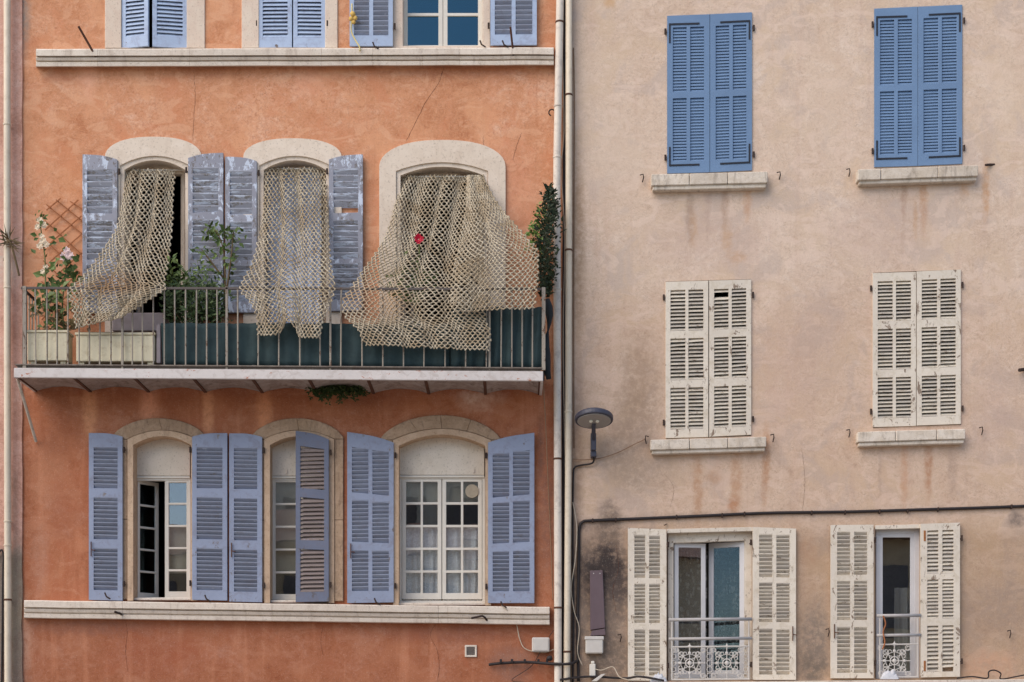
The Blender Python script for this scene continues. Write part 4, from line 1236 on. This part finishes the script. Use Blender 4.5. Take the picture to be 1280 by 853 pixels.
def rod_between(a, b, par, r=.008):
    q = MB(); q.tube([a, b], r, 8); return q.build('rod', M['sash'], par, smooth=True)
GN = 'knotted cord nets hung over the balcony doors'
t = thing('cord_net', 'knotted cord net pulled aside to the left, brown at its hem', 'net', P(180, 455, .4), GN)
rod_between(P(155.5, 213, -.08), P(232, 213, -.08), t)
q = MB()
net_sheet(q, [(157, 213, -.06), (154, 245, .12), (143, 290, .30), (112, 335, .58), (87, 362, .80), (91, 385, .84), (95, 411, .86)],
             [(218, 213, -.06), (216, 245, .06), (215, 280, .22), (211, 320, .50), (205, 352, .78), (204, 364, .84), (150, 398, .86)], 17, 58, folds=3, amp=.035, seed=1.0, fold_x=2.5)
q.build('netting', M['net'], t, kind='stuff')
t = thing('cord_net', 'narrow knotted cord net falling straight over the middle balcony door', 'net', P(365, 455, .4), GN)
rod_between(P(330, 211, -.08), P(408, 211, -.08), t)
q = MB()
net_sheet(q, [(331, 211, -.06), (331, 240, .06), (327, 280, .24), (316, 325, .55), (300, 359, .80), (313, 378, .85), (321, 398, .86), (322, 419, .86)],
             [(407, 211, -.06), (408, 240, .06), (410, 280, .24), (413, 325, .55), (419, 362, .80), (411, 382, .85), (404, 402, .86), (400, 424, .86)], 18, 60,
          bottom=lambda u: 1 - .085 * math.exp(-((u - .48) / .12) ** 2), folds=3, amp=.03, seed=2.2)
q.build('netting', M['net'], t, kind='stuff')
t = thing('cord_net', 'widest knotted cord net billowing over the right part of the railing', 'net', P(550, 455, .4), GN)
rod_between(P(500.5, 221, -.08), P(604, 221, -.08), t)
q = MB()
net_sheet(q, [(503, 221, -.06), (494, 255, .10), (481, 300, .32), (450, 345, .66), (429, 375, .82), (431, 395, .86), (446, 410, .87), (457, 432, .87)],
             [(600, 221, -.06), (602, 255, .05), (604, 300, .24), (606, 345, .58), (609, 366, .78), (606, 395, .84), (613, 415, .86), (611, 439, .86)], 27, 64, folds=4, amp=.035, seed=.4)
q.build('netting', M['net'], t, kind='stuff')
q = MB()
net_sheet(q, [(584, 221, .02), (583, 255, .24), (576, 295, .50), (567, 335, .80), (564, 362, .92), (564, 378, .94), (567, 391, .94)],
             [(604, 221, .0), (622, 255, .20), (648, 285, .46), (671, 312, .76), (672, 348, .88), (670, 372, .92), (668, 386, .92)], 16, 50, folds=2, amp=.03, seed=3.1)
q.build('netting', M['net'], t, kind='stuff')

# ------------------------------------------------------------------ plants
def leaves(q, pts, n, spread, L, W, down=.2, seed=None):
    for _ in range(n):
        c = random.choice(pts)
        p = Vector(c) + Vector((random.gauss(0, spread[0]), random.gauss(0, spread[1]), random.gauss(0, spread[2])))
        d = Vector((random.uniform(-1, 1), random.uniform(-1, .4), random.uniform(-.6 - down, .8)))
        nrm = Vector((random.uniform(-.5, .5), -1, random.uniform(0, 1))).normalized()
        k = random.uniform(.6, 1.25)
        q.leaf(p, d, nrm, L * k, W * k)
def curve(pts, n=12):
    return [cr([tuple(p) for p in pts], i / n) for i in range(n + 1)]

# hollyhock at the left end
t = thing('hollyhock', 'tall hollyhock with cream and pale pink blooms at the left end of the balcony', 'plant', P(58, 414, .55))
stems = [curve([P(58, 414, .55), P(57, 370, .52), P(56, 320, .45), P(50, 280, .4), P(51, 270, .4)]), curve([P(80, 414, .55), P(78, 380, .5), P(82, 345, .4), P(84, 322, .36)]), curve([P(66, 414, .58), P(70, 385, .5), P(66, 350, .45)])]
for s_ in stems:
    q = MB(); q.tube(s_, [.011 - .0005 * i for i in range(len(s_))], 6); q.build('stem', M['stem_green'], t)
q = MB()
leaves(q, stems[0][3:8] + stems[1][2:] + stems[2], 80, (.06, .06, .08), .08, .055)
leaves(q, stems[0][7:], 26, (.03, .04, .04), .06, .04)
leaves(q, [P(88, 330, .4), P(78, 345, .45), P(92, 345, .4), P(70, 300, .4), P(66, 335, .42)], 45, (.07, .05, .08), .10, .08)
leaves(q, [P(68, 375, .55), P(84, 378, .5), P(60, 395, .55)], 50, (.10, .05, .12), .11, .09)
q.build('foliage', M['leaf_mid'], t, kind='stuff')
q = MB(); leaves(q, [P(60, 390, .5), P(84, 395, .5), P(75, 405, .55), P(95, 405, .55)], 90, (.13, .05, .08), .10, .06); q.build('foliage', M['leaf_dry'], t, kind='stuff')
def bloom(par, c, r, mat, n=7):
    q = MB()
    for k in range(n):
        a = 6.283 * k / n + random.uniform(-.2, .2)
        d = Vector((math.cos(a), -.35, math.sin(a)))
        q.leaf(Vector(c), d, Vector((0, -1, .1)), r * random.uniform(.9, 1.15), r * 1.0)
    for k in range(n):
        a = 6.283 * k / n + .4
        q.leaf(Vector(c) + Vector((0, -.02, 0)), Vector((math.cos(a), -.9, math.sin(a))), Vector((0, -1, .1)), r * .6, r * .6)
    q.blob(Vector(c) + Vector((0, -.012, 0)), r * .18, r * .18, r * .18, 6, 4)
    return q.build('bloom', mat, par)
for x, y, r in ((50, 276, .05), (55, 282, .05), (47, 284, .045), (54, 302, .055), (50, 308, .05), (58, 306, .045), (53, 296, .04), (57, 334, .04), (54, 340, .04)):
    bloom(t, P(x, y, .46), r * .95, M['petal_cream'])
for x, y, r in ((80, 322, .06), (87, 320, .06), (84, 314, .05)):
    bloom(t, P(x, y, .46), r * 1.05, M['petal_pink'])
# potted shrub with yellow-green leaves in dark green bush
t = thing('potted_shrub', 'dark bushy green shrub behind the railing below the dark door gap', 'plant', P(245, 455, .4))
q = MB()
for k in range(7):
    q.tube(curve([P(244 + k * 2, 452, .42), P(238 + k * 5, 420, .42), P(215 + k * 11, 385 - 6 * math.sin(k), .45)]), .008, 5)
q.build('stem', M['stem'], t)
q = MB()
leaves(q, [P(x, y, random.uniform(.3, .55)) for x in range(212, 282, 7) for y in range(362, 404, 7)], 1500, (.045, .08, .05), .075, .03, .1); q.build('foliage', M['leaf_dark'], t, kind='stuff')
q = MB()
leaves(q, [P(x, y, random.uniform(.3, .5)) for x, y in ((214, 330), (211, 345), (222, 352), (232, 345), (242, 348), (250, 340), (240, 360), (262, 360), (226, 364), (215, 372), (270, 350))], 260, (.06, .06, .05), .085, .03, .0); q.build('foliage', M['leaf_mid'], t, kind='stuff')
# climbing stem
t = thing('climbing_plant', 'thin climbing plant with sparse leaves in front of two peeling shutters', 'plant', P(283, 455, .35))
cs = [curve([P(283, 452, .35), P(282, 380, .35), P(281, 330, .3), P(276, 300, .25), P(268, 287, .22)]), curve([P(282, 372, .35), P(288, 330, .32), P(291, 300, .25), P(292, 290, .25)]), curve([P(281, 350, .33), P(262, 325, .3), P(252, 312, .28)])]
for s_ in cs:
    q = MB(); q.tube(s_, [.014 - .0008 * i for i in range(len(s_))], 6); q.build('stem', M['stem'], t)
q = MB()
leaves(q, cs[0][5:], 60, (.07, .04, .05), .085, .05); leaves(q, cs[1][4:], 34, (.05, .04, .05), .08, .045); leaves(q, cs[2][4:], 26, (.06, .04, .05), .08, .045)
leaves(q, [P(265, 292, .22), P(272, 298, .22), P(290, 295, .25)], 34, (.05, .03, .04), .085, .05)
q.build('foliage', M['leaf_mid'], t, kind='stuff')
# fern tuft under the balcony
t = thing('fern_tuft', 'dark green tuft growing from the wall under the balcony', 'plant', P(425, 492, .15))
q = MB()
for k in range(60):
    a = random.uniform(-1.5, 1.5)
    s0 = P(426 + random.uniform(-14, 16), 489, .06)
    pts = curve([s0, s0 + Vector((math.sin(a) * .15, -.12, .02)), s0 + Vector((math.sin(a) * random.uniform(.18, .34), -.2, -random.uniform(.03, .20) * (1 - abs(a) / 2.2)))], 6)
    for p in pts[1:]:
        for _ in range(4):
            q.leaf(p + Vector((random.gauss(0, .012), random.gauss(0, .02), random.gauss(0, .012))), Vector((random.uniform(-1, 1), -.4, random.uniform(-1, .4))), Vector((0, -1, .4)), .05, .02)
q.build('foliage', M['leaf_dark'], t, kind='stuff')
# evergreen column at the right end
t = thing('evergreen_climber', 'narrow dark evergreen column at the right end of the balcony beside the pipe', 'plant', P(684, 455, .35))
cs = curve([P(679, 455, .35), P(679, 380, .35), P(682, 310, .35), P(686, 262, .35), P(688, 236, .35)])
q = MB(); q.tube(cs, .018, 6); q.build('stem', M['stem'], t)
q = MB()
for i in range(1500):
    v = random.random()
    w_ = .035 + .085 * math.sin(math.pi * min(1, v * .95)) ** .7
    p = P(687 - 7 * v + 2 * math.sin(v * 9), 236 + 135 * v, .35) + Vector((random.gauss(0, w_ * .55), random.gauss(0, w_), random.gauss(0, .02)))
    q.leaf(p, Vector((random.uniform(-1, 1), -.5, random.uniform(-.4, 1))), Vector((random.uniform(-.4, .4), -1, .4)), random.uniform(.04, .075), .028)
q.build('foliage', M['leaf_deep'], t, kind='stuff')
q = MB()
leaves(q, [P(668, 292, .3), P(664, 300, .3), P(671, 283, .3), P(672, 305, .3), P(666, 310, .3), P(676, 268, .3)], 150, (.045, .04, .05), .065, .035, 0)
q.build('foliage', M['leaf_fresh'], t, kind='stuff')
# geranium showing through the big net
t = thing('geranium', 'potted geranium with one crimson bloom behind the widest net', 'plant', P(520, 455, .35))
s_ = curve([P(519, 452, .40), P(520, 380, .42), P(524, 330, .42), P(524, 300, .45)])
q = MB(); q.tube(s_, .009, 6); q.build('stem', M['stem_green'], t)
q = MB()
for k in range(46):
    a, b = random.uniform(0, 6.28), random.uniform(-1, 1)
    d = Vector((math.cos(a), -.6, math.sin(a)))
    q.leaf(P(523.5, 299.5, .50) + Vector((math.cos(a) * .03 * random.random(), -.01, math.sin(a) * .03 * random.random())), d, Vector((0, -1, 0)), .045, .04)
q.build('bloom', M['petal_red'], t)
q = MB(); leaves(q, [P(x, y, .3) for x, y in ((505, 345), (520, 335), (515, 355), (530, 350), (498, 360), (525, 365), (512, 370))], 180, (.07, .05, .06), .085, .06); q.build('foliage', M['leaf_mid'], t, kind='stuff')
q = MB(); q.lathe(P(516, 458, .35), [(.10, 0), (.14, .25), (.15, .25), (.15, .28), (.12, .28)], 16); q.build('pot', M['tile'], t)
# spiky dead plant by the left pipe
t = thing('spiky_plant', 'dry spiky dark plant sticking out behind the left pipe', 'plant', P(12, 310, .12))
q = MB()
hub = P(12, 302, .16)
for k in range(34):
    a = random.uniform(0, 6.28)
    q.leaf(hub + Vector((random.gauss(0, .03), 0, random.gauss(0, .03))), Vector((math.cos(a), random.uniform(-.8, -.1), math.sin(a) * .8)), Vector((0, -1, .2)), random.uniform(.12, .24), .018)
q.build('foliage', M['stem'], t, kind='stuff')
q = MB(); q.tube(curve([P(4, 330, .0), P(8, 312, .1), P(12, 302, .16), P(18, 320, .2), P(24, 345, .2)]), .012, 6); q.build('stem', M['stem'], t)

# trellis on the wall at the left end
t = thing('wooden_trellis', 'brown diagonal wooden trellis fixed to the orange wall beside the peeling shutter', 'trellis', P(75, 400, .03))
def slatline(x0, y0, x1, y1, d, par):
    a, b = P(x0, y0, d), P(x1, y1, d)
    dr = (b - a).normalized(); nrm = Vector((-dr.z, 0, dr.x)) * .007
    q = MB(); q.plate([((a + nrm).x, (a + nrm).z), ((b + nrm).x, (b + nrm).z), ((b - nrm).x, (b - nrm).z), ((a - nrm).x, (a - nrm).z)], [], -d - .004, -d + .004); q.build('slat', M['trellis'], par)
for x0, y0, x1, y1 in ((58, 263, 76, 248), (56, 288, 98, 250), (56, 310, 102, 270), (62, 328, 102, 293), (70, 345, 102, 316), (56, 380, 100, 340), (52, 400, 88, 366)):
    slatline(x0, y0, x1, y1, .035, t)
for x0, y0, x1, y1 in ((58, 256, 102, 292), (70, 250, 102, 276), (56, 276, 102, 318), (56, 300, 100, 342), (54, 326, 98, 368), (52, 352, 94, 394), (88, 252, 103, 262)):
    slatline(x0, y0, x1, y1, .026, t)

# ------------------------------------------------------------------ pipes
def downpipe(label, pts, r, mat, clamps, d_w):
    t = thing('downpipe', label, 'downpipe', Vector((P(*pts[-1]).x, P(*pts[-1]).y, 0)), 'painted downpipes on the street front')
    pp = [P(*p) for p in pts]
    lo = pp[-1]
    q = MB(); q.tube(pp + [Vector((lo.x, lo.y, .02))], r, 14); q.build('pipe', mat, t, smooth=True)
    for y, k in clamps:
        for a, b in zip(pts, pts[1:]):
            if a[1] <= y <= b[1]:
                f = (y - a[1]) / (b[1] - a[1]); c = P(a[0] + (b[0] - a[0]) * f, y, a[2])
                q = MB(); q.lathe((c.x, c.y, c.z - .012), [(r + .002, 0), (r + .007, .004), (r + .007, .02), (r + .002, .024)], 14); q.box((c.x - .012, c.y + r, c.z - .008), (c.x + .012, .02, c.z + .008)) if k else None
                q.build('clamp' if k else 'collar', M['rust'] if k == 2 else mat, t, smooth=False)
    return t
downpipe('cream downpipe at the left edge of the photo against pink render', [(9, -330, .12), (9, 200, .12), (9.5, 560, .12), (10, 853, .12)], .043, M['pipe_cream'], [(156, 1), (360, 1), (652, 1), (682, 0), (750, 2)], .12)
downpipe('greyish downpipe on the orange side of the joint', [(702, -330, .12), (700, 0, .12), (696.5, 190, .12), (696, 240, .12), (697, 560, .12), (697.5, 853, .12)], .047, M['pipe'], [(28, 2), (133, 0), (197, 1), (362, 0), (574, 2), (760, 2)], .12)
downpipe('cream downpipe on the beige side of the joint', [(711, -330, .11), (711, 240, .11), (710.5, 560, .11), (708.5, 853, .11)], .041, M['pipe_cream'], [(119, 2), (313, 2), (515, 0), (815, 2)], .11)

def cable(label, pts, r, mat, cat='cable', n=40, name='cable', group=None, clips=()):
    q = MB(); q.tube([cr([tuple(P(*p)) for p in pts], i / n) for i in range(n + 1)], r, 6)
    return q.build(name, mat, None, smooth=True, label=label, cat=cat, group=group)
cable('thick black cable running up beside the panel and along the wall over the lowest windows', [(723, 852, .05), (722, 780, .04), (723.5, 690, .035), (724, 662, .035), (728, 653, .035), (740, 651, .035), (800, 648.5, .035), (880, 645, .035), (960, 641.5, .032), (1060, 640, .035), (1160, 637, .035), (1240, 634.5, .032), (1300, 632, .035)], .019, M['cable'], n=90)
for x, y in ((741, 650.5), (770, 649.6), (846, 646), (903, 643.8), (931, 642), (1015, 640.6), (1057, 640.0), (1100, 639), (1135, 638), (1173, 636.5), (1265, 633)):
    q = MB(); q.pbox(x - .9, y - 2.4, x + .9, y + 3.2, .058, .010); q.build('cable_clip', M['dark_rust'], bb, bevel=.003)
cable('black cable dropping from the street lamp bracket down to the pipes', [(742, 571, .10), (742, 577, .06), (738, 580, .05), (725, 582, .04), (718.5, 585, .04), (716.5, 596, .04), (716, 660, .04), (716.5, 760, .04), (716, 855, .04)], .012, M['cable'], n=60)
cable('thin brown wire sagging from the lamp cable to the sill of the white shutters', [(716, 574, .05), (730, 575, .05), (750, 573, .05), (772, 566, .05), (792, 556, .05), (807, 549, .04)], .006, M['cable_brown'])
cable('loose white wire hanging beside the cream downpipe', [(716, 628, .06), (721, 660, .08), (719, 700, .09), (714, 735, .08), (718, 765, .07), (724, 785, .06), (722, 815, .06), (728, 832, .06)], .006, M['cable_pale'])
cable('slack pale wire crossing between the two downpipes at the top', [(703, 60, .05), (705, 160, .06), (702, 215, .04), (706, 300, .05), (704, 430, .05), (707, 640, .05), (704, 850, .05)], .006, M['cable_pale'])
cable('dark strip filling the gap behind the two downpipes', [(706, -100, .03), (705.5, 200, .03), (704.5, 500, .03), (703.5, 855, .03)], .022, M['cable'])  # black tube filling the dark gap between the pipes
cable('dark cable along the beige wall edge behind the cream downpipe', [(717, 60, .03), (718, 140, .03), (717.5, 260, .03), (717, 420, .03), (717.5, 560, .03)], .007, M['cable_brown'])
cable('pale stay wire from the balcony corner down the orange wall', [(679, 478, .5), (682, 530, .2), (685, 600, .05), (689, 690, .03), (691, 750, .03)], .006, M['cable_brown'])
cable('white wire drooping from the right end of the lower ledge', [(627, 757, .16), (634, 763, .16), (644, 775, .05), (650, 800, .03), (658, 812, .03), (680, 816, .03), (692, 812, .05)], .006, M['cable_pale'])
cable('thin dark wire across the grey square box on the orange wall', [(656, 853, .03), (640, 850, .03), (665, 832, .04), (680, 806, .08), (692, 788, .05)], .004, M['cable'])
q = MB(); q.tube([cr([tuple(P(*p)) for p in [(611, 831, .04), (630, 829, .06), (660, 828, .07), (690, 830, .16), (712, 830, .2), (722, 826, .06)]], i / 30) for i in range(31)], .018, 6)
t = thing('cable_bundle', 'black bundle of clipped cables crossing the wall to the pipes at the bottom', 'cable', P(660, 832, .05))
q.build('sheath', M['cable'], t, smooth=True)
for x in (626, 640, 656, 673, 684):
    q = MB(); q.pbox(x - 1.5, 824, x + 1.5, 829, .095, .03); q.build('clip', M['cable'], t, bevel=.004)
q = MB(); a = P(687, 823, .09); q.blob(a, .04, .03, .035, 8, 5); q.build('splice', M['cable'], t, smooth=True)
cable('dark cable running along the ledge below the mauve panel', [(700, 850, .18), (735, 846, .12), (780, 848, .1), (800, 846, .2), (830, 851, .26)], .014, M['cable'])
cable('black loop of cable lying on the ledge at the far right', [(1196, 848, .2), (1215, 846, .22), (1234, 848, .24), (1236, 840, .24), (1243, 838, .24), (1251, 842, .24), (1251, 849, .22), (1270, 846, .2), (1290, 842, .2)], .009, M['cable'])
cable('pale wire looped between the white device and the open shutter', [(742, 836, .08), (752, 838, .1), (766, 834, .1), (774, 846, .16), (785, 850, .2)], .006, M['cable_pale'])

cable('black cable looping down the wall at the very left edge under the cream pipe', [(-6, 700, .06), (1, 688, .07), (4, 694, .07), (3.5, 720, .06), (3, 780, .05), (2, 856, .05)], .012, M['cable'])
cable('tan ribbon dangling from the guard bars of the narrow window', [(1104, 770, .10), (1107, 780, .11), (1104, 790, .10), (1106, 803, .11), (1103, 812, .10)], .009, M['trellis'], 'ribbon', name='ribbon')
# wall boxes
q = MB(); q.pbox(665, 797, 687, 815, .09, .003); bx_ = q.build('meter_box', M['box_white'], None, bevel=.012, label='grey square plastic box on the orange wall beside the pipes', cat='box')
q = MB(); q.pbox(667.2, 799, 685, 813, .094, .091); q.build('lid', M['box_white'], bx_, bevel=.002, org=ORG[bx_.name])
t = thing('junction_box', 'pale grey junction box below the mauve panel', 'box', P(743, 817, .06))
q = MB(); q.pbox(732, 797, 754, 817, .11, .015); q.build('body', M['box_white'], t, bevel=.012)
q = MB(); q.pbox(731, 795.5, 755, 800, .118, .016); q.build('lid', M['box_white'], t, bevel=.008)
t = thing('cover_panel', 'tall mauve brown metal cover panel on the sooty wall', 'panel', P(748, 790, .04))
q = MB(); q.pplate([(738, 788), (737.5, 713.5), (753.5, 713), (756.5, 785)], [], .07, .013); q.build('front', M['plate_brown'], t, bevel=.006)
q = MB(); q.pplate([(738, 795), (740, 788.7), (756, 786), (757, 794)], [], .10, .014); q.build('lip', M['plate_brown'], t, bevel=.004)
for x in (742, 750):
    q = MB(); a = P(x, 717, .074); q.tube([a, a + Vector((0, .006, 0))], .007, 8); q.build('screw', M['box_white'], t)
t = thing('white_device', 'small white plastic device with a clip under the junction box', 'device', P(741, 848, .06))
q = MB(); q.pbox(737, 830, 744.5, 847, .09, .02); q.build('body', M['sash'], t, bevel=.008)
q = MB(); q.pbox(739, 826.5, 743, 829.8, .075, .03); q.build('cap', M['sash'], t, bevel=.006)
q = MB(); a = P(750, 848, .14); q.plate([(P(739, 852, .14).x, P(0, 852, .14).z), (P(752, 843, .14).x, P(0, 843, .14).z), (P(757, 842.5, .14).x, P(0, 842.5, .14).z), (P(746, 852, .14).x, P(0, 852, .14).z)], [], -.17, -.11)
q.build('board_offcut', M['box_white'], None, bevel=.004, label='small white slanting board lying beside the white device', cat='board')
t = thing('wall_vent', 'small square grey vent with a white rim in the orange wall', 'vent', P(588.5, 821, .01))
q = MB(); q.pplate(rect(581, 806.5, 596, 821.5), [rect(583.3, 808.8, 593.7, 819.2)], .02, -.0); q.build('rim', M['ledge'], t, bevel=.004)
for k in range(7):
    q = MB(); q.pbox(583, 808.9 + k * 1.5, 594, 809.9 + k * 1.5, .012, .0005); q.build('slat', M['vent'], t)

# ------------------------------------------------------------------ street lamp
t = thing('street_lamp', 'dark disc-shaped street lamp on an upright arm beside the downpipes', 'street lamp', P(742, 571, .0))
c = P(742.5, 522, .38)
q = MB(); q.lathe((c.x, c.y, c.z), [(.232, -.045), (.236, -.03), (.236, .004), (.225, .02), (.17, .052), (.10, .076), (.03, .088), (.002, .089)], 36).tilt(c, R(-14)); q.build('shade', M['lamp'], t, smooth=False, bevel=.004)
q = MB(); q.lathe((c.x, c.y, c.z - .056), [(.196, 0), (.205, .004), (.205, .0105), (.002, .0108)], 32).tilt(c, R(-14)); q.build('glass', M['lamp_glass'], t, smooth=False)
for dx in (-.04, .04):
    q = MB(); q.blob((c.x + dx, c.y - .02, c.z - .062), .024, .03, .016, 8, 5, 0).tilt(c, R(-14)); q.build('bulb', M['bulb'], t, smooth=True)
q = MB(); a = P(741.5, 530, .30)
q.tube([P(742.5, 529, .34), P(742, 534, .26), P(742, 562, .12)], .026, 10); q.build('arm', M['lamp'], t, smooth=True)
q = MB(); q.pbox(738.6, 541, 745.4, 563, .20, .09); q.build('gear_box', M['lamp'], t, bevel=.01)
q = MB(); q.pbox(738.6, 563.3, 745.6, 571, .16, .014); q.build('bracket', M['lamp'], t, bevel=.008)

# ------------------------------------------------------------------ small ironwork fixed to the walls
def iron(pts, r, root=ob, name='iron_hook', mat='dark_rust', n=1):
    q = MB(); q.tube([P(*p) for p in pts], r, 6); return q.build(name, M[mat], root)
iron([(98, 33, .30), (122, 75, .10), (122, 75, -.01)], .014, name='iron_rod', mat='rust')
iron([(638, 34, .28), (642, 71, .10), (642, 71, -.01)], .013, name='iron_rod', mat='rust')
iron([(143, 765, .22), (150, 767, .18), (154, 770, .02)], .014, name='iron_hook')
iron([(589, 773, .20), (603, 770, .19), (606, 772, .17), (612, 780, .04)], .013, name='iron_hook')
for x, y in ((133, 746), (258, 749), (470, 753), (628, 757), (468, 58), (630, 56), (602, 56)):
    iron([(x - 2, y - 5, .16), (x, y, .165), (x + 5, y + 3, .16)], .010, name='shutter_catch')
for x, y, s_ in ((803, 222, 1), (974, 219, 1), (1061, 215, 1), (808, 549, -1), (966, 547, 1), (1061, 541, 1), (1227, 538, 1), (775, 797, 1), (1262, 792, 1), (1035, 790, 1)):
    iron([(x - 3 * s_, y - 3, .06), (x + 1 * s_, y - 4, .06), (x + 1.5 * s_, y, .055), (x, y + 6, .05)], .0075, bb, 'shutter_catch')
iron([(1232, 206.5, .07), (1238, 206, .02), (1243, 206, .0)], .016, bb, 'shutter_catch')
iron([(1274, 463, .09), (1286, 461, .0)], .022, bb, 'iron_hook')
iron([(834, 655, .03), (830, 657, .04)], .006, bb, 'iron_hook')
q = MB(); a = P(690, 141, .06); q.tube([a + Vector((.04 * math.cos(k * .55), .0, .04 * math.sin(k * .55))) for k in range(9)], .009, 6); q.build('iron_ring', M['dark_rust'], ob)

# cracks in the render, hairline strips a millimetre proud
def crack(pts, root, mat, w=.0035, d=.002):
    q = MB(); n = 26
    ps = [cr([tuple(P(x, y, d)) for x, y in pts], i / n) for i in range(n + 1)]
    vs = []
    for i, p in enumerate(ps):
        j = .012 * mnoise.noise(Vector((i * .9, pts[0][0], 0)))
        ww = w * (.4 + abs(mnoise.noise(Vector((i * .5, 3, pts[0][1])))) * 1.6) * math.sin(math.pi * (i + .6) / (n + 1.2)) ** .4
        vs += [(p.x + j - ww, -d, p.z), (p.x + j + ww, -d, p.z)]
    N = len(vs)
    vs += [(v[0], -d + .0015, v[2]) for v in vs]
    fs = []
    for i in range(n):
        a = 2 * i
        fs += [(a, a + 1, a + 3, a + 2), (N + a, N + a + 2, N + a + 3, N + a + 1), (a, a + 2, N + a + 2, N + a), (a + 1, N + a + 1, N + a + 3, N + a + 3 - 0) if False else (a + 1, N + a + 1, N + a + 3, a + 3)]
    q.add(vs, fs)
    q.build('crack', M[mat], root)
crack([(555, 84), (548, 104), (532, 128), (518, 156), (508, 176)], ob, 'crack')
crack([(242, 88), (244, 120), (242, 150), (241, 176)], ob, 'crack', .0025)
crack([(652, 166), (646, 182), (641, 200)], ob, 'crack', .0025)
crack([(545, 780), (538, 794), (546, 812), (549, 830), (547, 853)], ob, 'crack')
crack([(156, 774), (159, 790), (157, 815), (160, 840)], ob, 'crack', .0025)
crack([(404, 782), (401, 800), (404, 820)], ob, 'crack', .002)
crack([(604, 170), (605, 205), (604, 230)], ob, 'crack', .002)
crack([(830, 592), (842, 610), (838, 634)], bb, 'crack_beige', .0025, .014)
crack([(1002, 560), (1006, 600), (1003, 640)], bb, 'crack_beige', .0025, .014)
crack([(770, 680), (773, 710), (766, 740), (772, 770)], bb, 'crack', .003, .014)

# hanging toy and its cord on the upper shutter
t = thing('hanging_toy', 'yellow knotted toy with a trailing cord hung on a pale blue upper shutter', 'toy', P(441, 62, .13))
q = MB()
for x, y, r in ((441, 18, .035), (439, 24, .03), (444, 23, .03), (442, 28, .025)): q.blob(P(x, y, .13), r, r * .8, r, 8, 5, .15)
q.build('body', M['toy'], t, smooth=True)
q = MB(); q.tube(curve([P(440, 5, .12), P(440, 20, .13), P(439, 38, .125), P(444, 50, .14), P(449, 58, .17), P(450, 64, .19)], 16), .009, 6); q.build('cord', M['cord_yellow'], t, smooth=True)

# ------------------------------------------------------------------ ledge over the shop front at the bottom right
q = MB(); q.pplate([(708, 862), (708, 853.5), (1000, 851.5), (1620, 847), (1620, 858)], [], .30, .013); q.build('shop_ledge', M['ledge'], bb, bevel=.006, wob=.004)
def rag(label, x0, x1, y0, yb, d, mat, seed):
    q = MB(); nx, ny = 14, 8; vs = []
    for s_ in (0, 1):
        for j in range(ny + 1):
            for i in range(nx + 1):
                u, v = i / nx, j / ny
                h = (yb - y0) * math.sin(math.pi * u) ** .7 * math.sin(math.pi * v) ** .6 * (.6 + .6 * abs(mnoise.noise(Vector((u * 5, v * 4, seed)))))
                p = P(x0 + (x1 - x0) * u, yb - h, d - .16 + .16 * (1 - v))
                vs.append((p.x, p.y, p.z - s_ * .004))
    N = (nx + 1) * (ny + 1); fs = []
    for j in range(ny):
        for i in range(nx):
            a = j * (nx + 1) + i
            fs += [(a, a + 1, a + nx + 2, a + nx + 1), (N + a, N + a + nx + 1, N + a + nx + 2, N + a + 1)]
    q.add(vs, fs); q.build('plastic_bag', mat, None, label=label, cat='plastic bag', group='crumpled bags on the ledge')
rag('crumpled grey white plastic bag on the ledge under the narrow window', 1100, 1124, 834, 849, .26, M['polythene'], 2)
rag('smaller crumpled plastic bag on the ledge at the foot of the two-sash window', 812, 834, 840, 852, .22, M['polythene'], 5)
